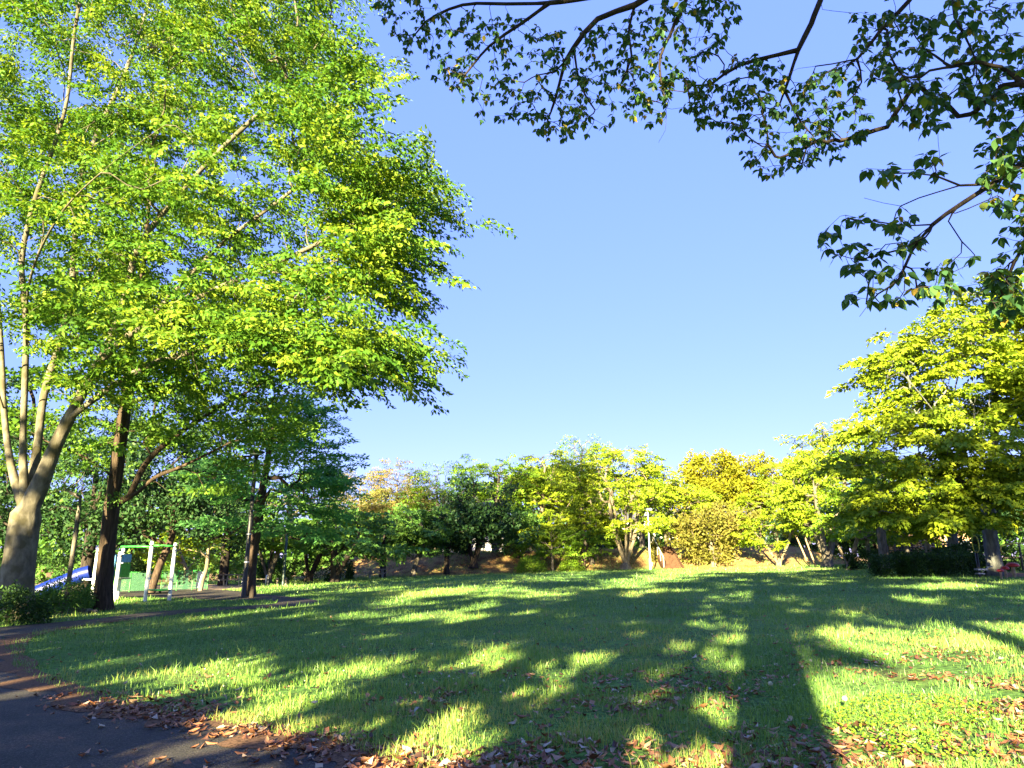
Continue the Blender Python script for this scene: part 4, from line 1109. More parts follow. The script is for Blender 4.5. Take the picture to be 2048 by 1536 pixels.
SHADE = [
 ('shade_caster_tree', 'broad park tree standing just behind the path on the near side', -2.1, -6.0, 0.40, 18, [(0.2, 0, 11.3, 4.2, 3.2, 4.3), (1, 0, 15.5, 3.2, 3, 3)], {}),
 ('shade_caster_tree', 'low-crowned park tree behind the path, left of the broad one', -6.2, -8.0, 0.30, 15, [(-0.2, 0, 5.8, 2.6, 2.4, 2.9), (0, 0, 10.8, 3.4, 3, 3.6)], dict(dens=0.38)),
 ('shade_caster_tree', 'young low-branched park tree just left of the broad one', -7.4, -10.0, 0.2, 8, [(0, 0, 5.0, 2.2, 2.2, 2.9)], dict(dens=0.3)),
 ('shade_caster_tree', 'young low-branched park tree by the bend of the path', -9.0, -6.5, 0.2, 8, [(0, 0, 4.5, 2.3, 2.2, 2.6)], dict(dens=0.35)),
 ('shade_caster_tree', 'park tree behind the path, second left of the broad one', -11.5, -5.0, 0.30, 9, [(0, 0, 5.9, 3.0, 2.8, 3.2)], {}),
 ('shade_caster_tree', 'slender park tree behind the path, third left of the broad one', -17, -7.0, 0.28, 10, [(0, 0, 7.0, 3.0, 2.8, 3.2)], {}),
 ('shade_caster_tree', 'park tree on the near side toward the great zelkova', -24.5, -6.0, 0.34, 16, [(0, 0, 9.2, 4.4, 3.4, 5.2)], {}),
 ('shade_caster_tree', 'smaller park tree between the broad one and the tall one', 0.8, -8.5, 0.24, 12, [(0.6, 0, 9.6, 3.0, 2.6, 2.2)], {}),
 ('shade_caster_tree', 'tall park tree on the near side, right of the broad one', 3.8, -14.0, 0.40, 22, [(0, 0, 14, 4.6, 4, 5.6), (0, 0, 19.2, 3.5, 3, 3)], {}),
 ('shade_caster_tree', 'tall park tree on the near side toward the mushroom stools', 11, -11.5, 0.40, 23, [(0, 0, 13.0, 4.8, 4, 6.0), (0, 0, 19.0, 4, 3.5, 3.6)], {}),
 ('shade_caster_tree', 'tall park tree at the near right end of the row', 18.5, -8.0, 0.40, 23, [(0, 0, 12.4, 4.6, 4, 7.2), (0, 0, 19.2, 4, 3.5, 3.6)], {}),
 ('shade_caster_tree', 'wide park tree beyond the near right end of the row', 26, -9.0, 0.40, 22, [(0, 0, 12.4, 4.6, 4, 7.2)], {}),
 ('shade_caster_tree', 'tall park tree in the second row toward the playground', -25, -19.0, 0.40, 20, [(0, 0, 15, 4.6, 4, 4.6)], {}),
 ('shade_caster_tree', 'park tree in the second row behind the slender one', -16, -18.0, 0.36, 17, [(0, 0, 12.6, 4.4, 4, 3.6)], {}),
 ('shade_caster_tree', 'tall park tree in the second row behind the broad one', -8.5, -19.0, 0.40, 22, [(0, 0, 15, 5, 4, 6.0)], {}),
]
for name, label, x, y, R, h, crown, opt in SHADE:
    world_tree(name, label, x, y, R, h, crown, **opt)

# ------------------------------------------------------------------ overhanging dogwood
rng = np.random.default_rng(33)
DB = np.array([8.2, 5.2, float(terrain(8.2, 5.2)) - 0.04])
sk = Skel(20000)
f0 = sk.line([DB, DB + np.array([-0.1, 0, 1.2]), DB + np.array([-0.3, 0.1, 2.4]), DB + np.array([-0.8, 0.2, 3.6])], step=0.3)
f1 = sk.line([DB + np.array([-1.2, 0.5, 5.0]), DB + np.array([-1.8, 0.9, 6.4]), DB + np.array([-2.6, 1.2, 7.6])], f0, 0.3)
def limb(pts, Y0, Y1, start=None, frm=None):
    q = [at(x, y, Y0 + (Y1 - Y0) * i / max(1, len(pts) - 1)) for i, (x, y) in enumerate(pts)]
    s = start if start is not None else sk.nearest(q[0] if frm is None else frm)
    return sk.line(q, s, 0.22)
aA = limb([(1620, -230), (1450, -110), (1330, -30), (1270, 10), (1195, 38), (1147, 96), (1130, 123), (1109, 144), (1075, 150)], 6.3, 7.0, f1)
limb([(1180, -5), (1099, 6), (1013, 8), (925, 10), (850, 45), (815, 95)], 6.8, 7.4, sk.nearest(at(1330, -30, 6.5)))
limb([(1060, 35), (1037, 51), (979, 92), (930, 150)], 7.0, 7.1, sk.nearest(at(1099, 6, 6.9)))
limb([(1110, 200), (1095, 240)], 7.0, 7.0, sk.nearest(at(1130, 123, 6.9)))
limb([(1160, 170), (1190, 220)], 6.9, 6.8, sk.nearest(at(1147, 96, 6.8)))
limb([(1450, -120), (1372, 0), (1341, 68), (1321, 113), (1321, 154), (1331, 205), (1331, 260), (1317, 285)], 6.0, 6.2, sk.nearest(at(1450, -110, 6.4)))
limb([(1266, 20), (1256, 68), (1263, 113), (1240, 170)], 6.6, 6.5, sk.nearest(at(1270, 10, 6.6)))
limb([(1720, -160), (1641, 0), (1623, 46), (1596, 100), (1578, 155), (1560, 205)], 5.7, 6.0, f1)
limb([(1600, 241), (1628, 273)], 5.9, 5.8, sk.nearest(at(1575, 170, 5.9)))
limb([(1480, 130), (1420, 170)], 6.0, 6.1, sk.nearest(at(1596, 100, 5.9)))
limb([(1900, -120), (1819, 0), (1765, 55), (1714, 118), (1664, 128), (1596, 137)], 5.3, 5.6, f1)
limb([(1723, 164), (1692, 205), (1655, 219)], 5.5, 5.6, sk.nearest(at(1714, 118, 5.5)))
limb([(1774, 59), (1778, 105), (1805, 150), (1833, 173)], 5.4, 5.2, sk.nearest(at(1770, 52, 5.4)))
limb([(1960, -120), (1906, 0), (1924, 59), (1951, 118), (1947, 150), (1897, 191)], 5.2, 5.2, f1)
eF = limb([(2250, 160), (2120, 270), (2048, 323), (1988, 365), (1919, 410), (1865, 449), (1824, 501), (1796, 560), (1755, 588), (1719, 633)], 4.9, 4.4, f0)
limb([(1919, 371), (1869, 351), (1819, 346), (1778, 346)], 4.6, 4.6, sk.nearest(at(1988, 365, 4.7)))
limb([(1837, 396), (1801, 412), (1728, 396)], 4.6, 4.6, sk.nearest(at(1919, 371, 4.6)))
limb([(1801, 451), (1746, 442), (1692, 437)], 4.5, 4.5, sk.nearest(at(1865, 449, 4.55)))
limb([(1851, 474), (1792, 501), (1737, 515)], 4.5, 4.5, sk.nearest(at(1865, 449, 4.55)))
limb([(1897, 442), (1924, 483), (1942, 501)], 4.6, 4.5, sk.nearest(at(1919, 410, 4.6)))
limb([(2150, 380), (2080, 450), (2030, 520), (2005, 590)], 4.7, 4.5, sk.nearest(at(2120, 270, 4.85)))
def near_depth(px, py):
    q = at(px, py, 6.0); d = q - CAM; d /= np.linalg.norm(d)
    P = sk.p[20:sk.n] - CAM; t = P @ d; dd = np.linalg.norm(P - t[:, None] * d, axis=1) / t
    return float(sk.p[20 + int(np.argmin(dd))][1]) + rng.normal(0, 0.22)
regions = [([(745, 0), (790, 85), (850, 130), (880, 165), (930, 200), (968, 258), (1010, 245), (1060, 235), (1075, 270), (1110, 280), (1170, 270), (1215, 255), (1235, 225), (1215, 150), (1130, 60), (1060, 30), (900, 20), (830, -30)], 125),
           ([(1130, 60), (1215, 150), (1260, 180), (1330, 165), (1400, 130), (1470, 60), (1490, 0), (1330, -10), (1250, 30)], 62),
           ([(1250, 180), (1240, 230), (1320, 255), (1340, 210), (1410, 235), (1420, 160), (1330, 150)], 22),
           ([(1380, 190), (1400, 265), (1480, 285), (1500, 340), (1535, 350), (1600, 335), (1690, 315), (1745, 255), (1735, 200), (1680, 130), (1600, 150), (1540, 110), (1460, 110)], 88),
           ([(1690, 20), (1720, 60), (1700, 130), (1780, 200), (1780, 235), (1850, 265), (1905, 250), (1900, 190), (1860, 100), (1880, 30), (1780, 20)], 62),
           ([(1880, 0), (2060, -20), (2060, 170), (1960, 240), (1900, 150)], 50),
           ([(1970, 230), (2060, 150), (2090, 400), (2040, 640), (1990, 640), (1970, 560), (2000, 460), (1950, 330)], 52),
           ([(1700, 340), (1780, 330), (1880, 280), (1910, 330), (1790, 370)], 10),
           ([(1640, 460), (1690, 430), (1760, 420), (1850, 430), (1880, 460), (1800, 520), (1700, 540), (1640, 500)], 22),
           ([(1690, 540), (1780, 520), (1850, 560), (1830, 600), (1740, 610), (1700, 640)], 15),
           ([(1850, 540), (1900, 510), (1960, 500), (1950, 560), (1880, 600), (1850, 640)], 13),
           ([(1500, -160), (2200, -160), (2350, 100), (2300, 500), (2120, 400), (2060, -20), (1880, -10), (1500, -20)], 130)]
T = np.concatenate([poly_centres(pg, int(n * (3.0 if i == 6 else 3.1 if i < 4 else 2.5 if i < 7 else 1.5 if i < 11 else 0.3)), near_depth) for i, (pg, n) in enumerate(regions)])
T = np.concatenate([T, ellipsoid_pts(DB + np.array([0.6, -0.5, 6.0]), np.array([2.6, 2.6, 2.2]), 50)])
n_trace = sk.n
tips = sk.grow(T, bf=0.10, step=0.12, curve=0.35, upw=0.05, wig=0.12, lo=20)
r = sk.radii(tips, 0.088, 0.0019)
dog = thing('overhanging_tree', 'dogwood at the right whose leafy boughs hang over the view', 'tree', DB)
v, f = sk.mesh(r, lo=0.012, flare=0.4)
link('trunk', mesh_np('trunk', v - DB, f, M_BARK_BLACK, smooth=True), dog)
v, f = sk.mesh(r, lo=0.0, hi=0.012)
tag(link('branches', mesh_np('branches', v - DB, f, M_BARK_BLACK, smooth=True), dog), kind='stuff')

def fresh_leaf(seed):
    """pointed oval leaf hanging from its stalk at the origin along +x: three columns, five rows"""
    q = np.random.default_rng(seed); prof = [0.05, 0.78, 1.0, 0.8, 0.42, 0.02]; V = []
    curl = q.uniform(-0.35, 0.1); cup = q.uniform(0.05, 0.35)
    V.append
    for i, pw in enumerate(prof):
        t = i / 5
        for s in (-1, 0, 1):
            V.append((0.12 + t * 0.88, s * pw * 0.27, curl * t * t * 0.6 + cup * abs(s) * pw * 0.25 + 0.01 * math.sin(9 * t + s)))
    Fq = [(i * 3 + k, i * 3 + k + 1, i * 3 + k + 4, i * 3 + k + 3) for i in range(5) for k in range(2)]
    V += [(0, -0.006, 0), (0, 0.006, 0), (0.13, 0.006, 0), (0.13, -0.006, 0)]
    b = 18; Fq.append((b, b + 1, b + 2, b + 3))
    return np.array(V), np.array(Fq)
DL = [fresh_leaf(s) for s in range(6)]
allleaf = []
for ti in tips:
    p = sk.p[ti]; d = sk.dir[ti]
    nl = int(rng.integers(4, 8)); a0 = rng.uniform(0, 6.28); br = rng.random()
    for j in range(nl):
        back = rng.uniform(0, 0.10) * (j > 3)
        a = a0 + j * 2.4
        D = np.array([math.cos(a) * 0.75, math.sin(a) * 0.75, -0.75 + rng.normal(0, 0.35)]) + d * 0.25
        D /= np.linalg.norm(D)
        N = np.array([rng.normal(0, .35), rng.normal(0, .35), 1.0]) + np.array([math.cos(a), math.sin(a), 0]) * 0.6
        W = np.cross(N, D); W /= np.linalg.norm(W); Z = np.cross(D, W)
        L = (0.092 if p[1] < 5.2 else 0.079) * rng.uniform(0.6, 1.2)
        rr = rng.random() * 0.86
        if rng.random() < 0.07 + 0.2 * (br > 0.88): rr = rng.uniform(0.88, 1.0)  # some leaves coloured yellow to stand in for sun shining through them
        allleaf.append((p - d * back, np.stack([D, W, Z], 1), L, rr))
# the largest in the picture become single leaves, the rest one mass
key = []
for p, M, L, rr in allleaf:
    q = p - CAM
    zc = q[1] * math.cos(PITCH) + q[2] * math.sin(PITCH); u = q[0] / max(zc, .1); vv = (q[2] * math.cos(PITCH) - q[1] * math.sin(PITCH)) / max(zc, .1)
    inside = zc > 1 and abs(u) < 0.735 and abs(vv) < 0.55
    vw = q / np.linalg.norm(q)
    face = abs(np.dot(M[:, 2], vw))
    key.append((L * L * face / zc ** 2) if inside else -1)
order = np.argsort(-np.array(key))
single = set(order[:300].tolist())
LV, LF, LR = [], [], []; vb = 0
col_steps = 5
dm = {}
from mathutils import Matrix
for i, (p, M, L, rr) in enumerate(allleaf):
    vi = i % 6; v, f = DL[vi]
    if i in single:
        c = min(col_steps - 1, int(rr * col_steps))
        if (vi, c) not in dm:
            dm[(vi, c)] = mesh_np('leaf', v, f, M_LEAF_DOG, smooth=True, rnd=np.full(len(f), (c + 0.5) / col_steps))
        o = link('leaf', dm[(vi, c)], dog)
        R4 = Matrix(((M * L).tolist())).to_4x4(); R4.translation = Vector((p - DB).tolist())
        o.matrix_local = R4
    else:
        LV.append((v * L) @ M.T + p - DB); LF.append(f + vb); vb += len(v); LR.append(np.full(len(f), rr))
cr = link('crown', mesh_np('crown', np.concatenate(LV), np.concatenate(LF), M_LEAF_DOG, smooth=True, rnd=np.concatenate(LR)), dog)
cr['kind'] = 'stuff'
print('dogwood leaves', len(allleaf), 'tree tris', tri_count[0])

# ------------------------------------------------------------------ far woodland that closes the horizon
def woodland():
    P, O = [], []
    for px in np.arange(-300, 2400, 19):
        left = 1 - sstep(350, 700, px); right = sstep(1560, 1750, px)
        htop = 4.2 + 7.0 * left + 5.0 * right + rng.normal(0, 0.5)
        if 1230 < px < 1400: htop = 2.6
        Y = rng.uniform(92, 104)
        g = on_ground(px, Y)
        for _ in range(int(5 + htop * 1.6)):
            P.append(g + np.array([rng.normal(0, 0.6), rng.normal(0, 1.5), 0.4 + htop * rng.random()]))
    P = np.array(P)
    O = np.tile([0.2, -1.0, 0.2], (len(P), 1)) + rng.normal(0, 0.5, P.shape)
    V, Fq, R_ = put_sprays(P, O, rng.uniform(1.2, 1.9, len(P)), [spray_ball(16, 0.6, 0.42) for _ in range(3)])
    tag(link('far_woodland', mesh_np('far_woodland', V, Fq, M_LEAF_MID, rnd=R_)), 'dense belt of woodland far beyond the bank and playground', 'woodland', kind='stuff')
woodland()

# ------------------------------------------------------------------ painted and other materials
M_WHITE = paint_mat('white_paint', (0.78, 0.78, 0.76), 0.4, dirt=0.12)
M_BLACK = paint_mat('black_paint', (0.02, 0.02, 0.022), 0.4)
M_DGREEN = paint_mat('dark_green_paint', (0.02, 0.045, 0.035), 0.4)
M_GREEN = paint_mat('green_paint', (0.04, 0.30, 0.05), 0.35)
M_BLUE = paint_mat('blue_plastic', (0.005, 0.018, 0.19), 0.4, dirt=0.15)
M_LBLUE = paint_mat('light_blue_plastic', (0.14, 0.36, 0.65), 0.35)
M_NET = None
M_YELLOW = paint_mat('yellow_green_paint', (0.45, 0.45, 0.04), 0.4)
M_YBAR = paint_mat('yellow_paint', (0.55, 0.40, 0.05), 0.4)
M_RED = paint_mat('red_cap', (0.5, 0.035, 0.03), 0.4, dirt=0.2)
M_TANP = paint_mat('tan_post', (0.40, 0.27, 0.16), 0.7)
M_CONC = paint_mat('stair_concrete', (0.085, 0.045, 0.027), 0.9, dirt=0.25, scale=6, spec=0.15)
M_STEEL = paint_mat('galvanised_steel', (0.45, 0.47, 0.5), 0.4, metal=0.7)
M_WOOD = bark_mat('weathered_wood', (0.10, 0.08, 0.06), (0.22, 0.18, 0.14), (0.33, 0.28, 0.22), scale=9, stretch=0.3, bump=0.3)
M_WALL_W = paint_mat('white_render_wall', (0.72, 0.72, 0.74), 0.8, dirt=0.1, scale=1.5)
M_WALL_O = paint_mat('tan_render_wall', (0.55, 0.33, 0.20), 0.8, dirt=0.1, scale=1.5)
M_ROOF = paint_mat('grey_roof', (0.10, 0.10, 0.11), 0.7, scale=3)
M_GLASS = paint_mat('window_glass', (0.03, 0.04, 0.05), 0.1, dirt=0.1, spec=0.8)

def net_mat():
    m, n, l = new_mat('green_net')
    p = n.new('ShaderNodeBsdfPrincipled'); p.inputs['Base Color'].default_value = (0.012, 0.12, 0.055, 1); p.inputs['Roughness'].default_value = 0.6
    t = n.new('ShaderNodeBsdfTransparent')
    g = n.new('ShaderNodeTexCoord'); ch = n.new('ShaderNodeTexChecker'); ch.inputs['Scale'].default_value = 60
    l.new(g.outputs['Object'], ch.inputs['Vector'])
    mt = n.new('ShaderNodeMath'); mt.operation = 'MULTIPLY_ADD'; mt.inputs[1].default_value = 0.4; mt.inputs[2].default_value = 0.35
    l.new(ch.outputs['Fac'], mt.inputs[0])
    mx = n.new('ShaderNodeMixShader'); l.new(mt.outputs[0], mx.inputs[0]); l.new(p.outputs[0], mx.inputs[1]); l.new(t.outputs[0], mx.inputs[2])
    o = n.new('ShaderNodeOutputMaterial'); l.new(mx.outputs[0], o.inputs[0])
    return m
M_NET = net_mat()

def gz(x, y): return float(terrain(x, y))

# ------------------------------------------------------------------ play structure
PY = 31.0
P0 = on_ground(290, PY)
play = thing('play_structure', 'white-posted climbing frame with green bars and a blue tube slide', 'playground', P0)
def lp(px, Y, h=0.0):
    g = on_ground(px, Y); return g + np.array([0, 0, h]) - P0
posts = [(290, PY, 2.5), (338, PY + 0.3, 2.42), (228, PY + 0.6, 2.1), (182, PY + 1.0, 2.3), (234, PY + 2.6, 2.3), (190, PY + 2.9, 2.3)]
for px, Y, h in posts:
    q = lp(px, Y)
    po = MB().lathe([(0.08, -0.05), (0.08, h - 0.05), (0.065, h), (0.0, h + 0.02)], q, 14).build('post', M_WHITE, play, True)
    MB().lathe([(0.09, h - 0.2), (0.09, h - 0.14), (0.08, h - 0.14)], q, 14).build('clamp_band', M_BLACK, po, True)
for a, b_ in (((290, PY), (338, PY + 0.3)), ((228, PY + 0.6), (290, PY))):
    MB().tube([lp(*a, 2.33), (lp(*a, 2.33) + lp(*b_, 2.3)) / 2, lp(*b_, 2.28)], 0.045, 10).build('top_bar', M_GREEN, play, True)
MB().tube([lp(290, PY, 0.32), lp(338, PY + 0.3, 0.32)], 0.03, 8).build('lower_bar', M_BLACK, play, True)
c = (lp(300, PY) + lp(335, PY + 0.3)) / 2
MB().lathe([(0.0, 0.40), (0.42, 0.43), (0.46, 0.46), (0.44, 0.48), (0.0, 0.47)], c, 22).build('balance_plate', M_GREEN, play, True)
MB().lathe([(0.05, 0.3), (0.05, 0.42)], c, 10).build('plate_stem', M_BLACK, play, True)
for k in range(8):
    h = 0.5 + k * 0.22
    q = lp(290, PY, h)
    MB().tube([q + np.array([0.02, 0.05, 0]), q + np.array([0.12, 0.12, 0])], 0.012, 6).build('foot_peg', M_STEEL, play, True)
d1, d2 = lp(182, PY + 1.0), lp(228, PY + 0.6)
e1, e2 = lp(190, PY + 2.9), lp(234, PY + 2.6)
MB().box((d1 + e2) / 2 + np.array([0, 0, 0.95]), (1.15, 1.9, 0.07)).build('platform', M_STEEL, play)
mid = (d1 + d2) / 2
MB().box(mid + np.array([0, 0, 1.18]), (0.86, 0.05, 0.36), rz=math.atan2(*(d2 - d1)[[1, 0]])).build('side_panel', M_BLUE, play)
MB().box(mid + np.array([0, 0, 1.72]), (0.86, 0.05, 0.5), rz=math.atan2(*(d2 - d1)[[1, 0]])).build('side_panel', M_LBLUE, play)
MB().box((d2 + e2) / 2 + np.array([0.05, 0, 1.3]), (0.05, 1.5, 0.62)).build('end_panel', M_GREEN, play)
MB().box((d2 + e2) / 2 + np.array([0.05, 0, 1.84]), (0.05, 1.5, 0.36)).build('end_panel', M_LBLUE, play)
s0 = lp(172, PY + 1.6, 1.25); s1 = lp(70, PY + 1.0, 0.45)
sl = [s0, s0 * 0.8 + s1 * 0.2 + np.array([0, 0, 0.05]), s0 * 0.5 + s1 * 0.5, s0 * 0.2 + s1 * 0.8, s1 + np.array([0, 0, -0.03]), s1 + np.array([-0.5, -0.05, -0.08])]
tubes = MB().tube(sl, [0.33, 0.33, 0.33, 0.33, 0.33, 0.34], 20, cap=False).build('tube_slide', M_BLUE, play, True)
for q in (0.2, 0.45, 0.7):
    a = s0 * (1 - q) + s1 * q; d = (s1 - s0) / np.linalg.norm(s1 - s0)
    MB().tube([a - d * 0.03, a + d * 0.03], 0.355, 20, cap=False).build('slide_flange', M_BLUE, tubes, True)

# ------------------------------------------------------------------ green net fence with its notice boards
A, B = on_ground(226, 42.0), on_ground(414, 43.0)
fence = thing('net_fence', 'low green mesh fence behind the play structure', 'fence', A)
npan = 6; H = 1.12
for i in range(npan + 1):
    q = A + (B - A) * i / npan; q[2] = gz(q[0], q[1])
    MB().lathe([(0.03, -0.1), (0.03, H + 0.04), (0.0, H + 0.06)], q - A, 8).build('post', M_GREEN, fence, True)
    if i < npan:
        q2 = A + (B - A) * (i + 1) / npan; q2[2] = gz(q2[0], q2[1])
        a, b2 = q - A, q2 - A
        d = (b2 - a) / np.linalg.norm(b2 - a)
        MB().add([a + d * 0.04 + (0, 0, 0.06), b2 - d * 0.04 + (0, 0, 0.06), b2 - d * 0.04 + (0, 0, H - 0.03), a + d * 0.04 + (0, 0, H - 0.03)], [(0, 1, 2, 3)]).build('mesh_panel', M_NET, fence)
        MB().tube([a + (0, 0, H), b2 + (0, 0, H)], 0.018, 6).build('top_rail', M_GREEN, fence, True)

def board_mat(name, seed):
    """white notice with a few dark blotches of print too small to read"""
    m, n, l = new_mat(name)
    g = n.new('ShaderNodeTexCoord'); no = n.new('ShaderNodeTexNoise'); no.inputs['Scale'].default_value = 9; no.inputs['Detail'].default_value = 3
    mp = n.new('ShaderNodeMapping'); mp.inputs['Scale'].default_value = (1, 1, 2.2); mp.inputs['Location'].default_value = (seed, 0, seed)
    l.new(g.outputs['Object'], mp.inputs[0]); l.new(mp.outputs[0], no.inputs['Vector'])
    r = ramp(n, [(0.57, (0.7, 0.72, 0.75)), (0.61, (0.06, 0.09, 0.2))]); l.new(no.outputs['Fac'], r.inputs[0])
    p = n.new('ShaderNodeBsdfPrincipled'); p.inputs['Roughness'].default_value = 0.5; l.new(r.outputs[0], p.inputs['Base Color'])
    o = n.new('ShaderNodeOutputMaterial'); l.new(p.outputs[0], o.inputs[0])
    return m
q = on_ground(397, 41.8)
nb = thing('notice_board', 'white double notice board hung on the green mesh fence', 'sign', q)
MB().box((0.02, 0, 0.80), (0.34, 0.03, 0.52)).build('upper_board', board_mat('notice_upper', 1.3), nb)
MB().box((-0.01, -0.002, 0.33), (0.32, 0.03, 0.34)).build('lower_board', board_mat('notice_lower', 4.7), nb)
for sx in (-0.12, 0.12):
    MB().box((sx, 0.03, 0.55), (0.04, 0.028, 1.1)).build('upright', M_GREEN, nb)

# ------------------------------------------------------------------ lamp posts and small posts
def lamp_post(px, Y, h, r, mat, label, bands=(), head=True, cam_head=None):
    g = on_ground(px, Y); g[2] -= 0.03
    t = thing('lamp_post', label, 'lamp post', g)
    MB().lathe([(r * 1.45, 0), (r * 1.45, 0.25), (r * 1.25, 0.3), (r * 1.1, 1.6), (r, h), (0, h + 0.01)], (0, 0, 0), 14).build('pole', mat, t, True)
    for z in bands:
        MB().lathe([(r * 1.2, z - 0.03), (r * 1.32, z - 0.02), (r * 1.32, z + 0.02), (r * 1.2, z + 0.03)], (0, 0, 0), 14).build('steel_band', M_STEEL, t, True)
    if head:
        hd = MB().lathe([(r * 0.9, h - 0.02), (r * 1.6, h + 0.06), (r * 4.2, h + 0.2), (r * 4.4, h + 0.25), (0.0, h + 0.34)], (0, 0, 0), 16).build('lamp_head', mat, t, True)
        MB().lathe([(0, h + 0.05), (r * 2.6, h + 0.1), (r * 3.6, h + 0.18)], (0, 0, 0), 16).build('diffuser', M_WHITE, hd, True)
    return t
lamp_post(487, 31.5, 6.2, 0.085, M_BLACK, 'tall black lamp post strapped beside the feathery conical tree', bands=(1.55, 2.75))
lamp_post(566, 46.0, 3.9, 0.075, M_DGREEN, 'dark green lamp post in front of the low dark hedge', bands=(2.0,))
g = on_ground(1301, 61.3); g[2] -= 0.03
lp3 = thing('lamp_post', 'white sunlit lamp post with a square head beside the stairs', 'lamp post', g)
MB().lathe([(0.09, 0), (0.09, 1.0), (0.062, 1.05), (0.055, 5.0), (0, 5.01)], (0, 0, 0), 14).build('pole', M_WHITE, lp3, True)
MB().box((0, -0.12, 5.12), (0.55, 0.4, 0.16)).build('lamp_head', M_WHITE, lp3)
MB().box((-0.22, 0, 4.75), (0.16, 0.12, 0.34)).build('speaker_box', M_STEEL, lp3)
MB().box((0.1, -0.1, 0.5), (0.14, 0.12, 0.3)).build('control_box', M_STEEL, lp3)
def stub(px, Y, h, r, mat, label):
    g = on_ground(px, Y); g[2] -= 0.03
    t = thing('wooden_post', label, 'post', g)
    MB().lathe([(r, 0), (r * 0.98, h - 0.03), (r * 0.7, h), (0, h)], (0, 0, 0), 10).build('shaft', mat, t, True)
    MB().lathe([(r * 1.08, h * 0.75), (r * 1.1, h * 0.8), (r * 1.08, h * 0.85)], (0, 0, 0), 10).build('rope_groove', M_BARK_BLACK, t, True)
stub(503, 31.6, 0.58, 0.11, M_BARK_BLACK, 'short dark wooden post right beside the black lamp post')
stub(554, 47.5, 0.5, 0.07, M_WOOD, 'short weathered post left of the dark green lamp post')
stub(571, 47.0, 0.5, 0.07, M_WOOD, 'short weathered post right of the dark green lamp post')
stub(45, 21.0, 0.62, 0.075, M_WOOD, 'pale weathered stake at the corner of the shrubs by the zelkova')

# ------------------------------------------------------------------ picnic tables and benches
def picnic(px, Y, label, w_=1.5, rz=0.0):
    g = on_ground(px, Y)
    t = thing('picnic_table', label, 'table', g, 'picnic tables and benches under the trees', rz)
    for k in range(4): MB().box((0, -0.33 + k * 0.22, 0.72), (w_, 0.2, 0.05)).build('table_plank', M_WOOD, t)
    for sy in (-0.75, 0.75):
        for k in range(2): MB().box((0, sy + (k - 0.5) * 0.16, 0.43), (w_, 0.145, 0.045)).build('seat_plank', M_WOOD, t)
    for sx in (-w_ * 0.36, w_ * 0.36):
        MB().box((sx, -0.24, 0.33), (0.07, 0.08, 0.72), rx=0.25).build('leg', M_STEEL, t)
        MB().box((sx, 0.24, 0.33), (0.07, 0.08, 0.72), rx=-0.25).build('leg', M_STEEL, t)
        MB().box((sx, 0, 0.38), (0.05, 1.7, 0.06)).build('cross_beam', M_STEEL, t)
picnic(752, 57.0, 'weathered picnic table under the slim dark cherry', 1.4)
picnic(694, 58.5, 'picnic table behind the two-trunked cherry', 1.4, 0.1)
picnic(465, 49.0, 'picnic table left of the feathery conical tree', 1.5, -0.1)
def bench(px, Y, label, rz=0.0):
    g = on_ground(px, Y)
    t = thing('park_bench', label, 'bench', g, 'picnic tables and benches under the trees', rz)
    for k in range(3): MB().box((0, -0.16 + 0.16 * k, 0.43), (1.5, 0.13, 0.045)).build('seat_slat', M_WOOD, t)
    for sx in (-0.7, 0.7):
        MB().tube([(sx, -0.22, -0.03), (sx, -0.22, 0.5), (sx, -0.18, 0.66), (sx, 0.05, 0.68), (sx, 0.2, 0.55), (sx, 0.22, -0.03)], 0.028, 8).build('arm_frame', M_WHITE, t, True)
bench(512, 47.5, 'bench with a white curved armrest beside the lamp post tree')
bench(648, 56.0, 'low bench left of the two-trunked cherry', 0.2)
bench(675, 61.0, 'bench in the shade behind the two-trunked cherry', -0.1)

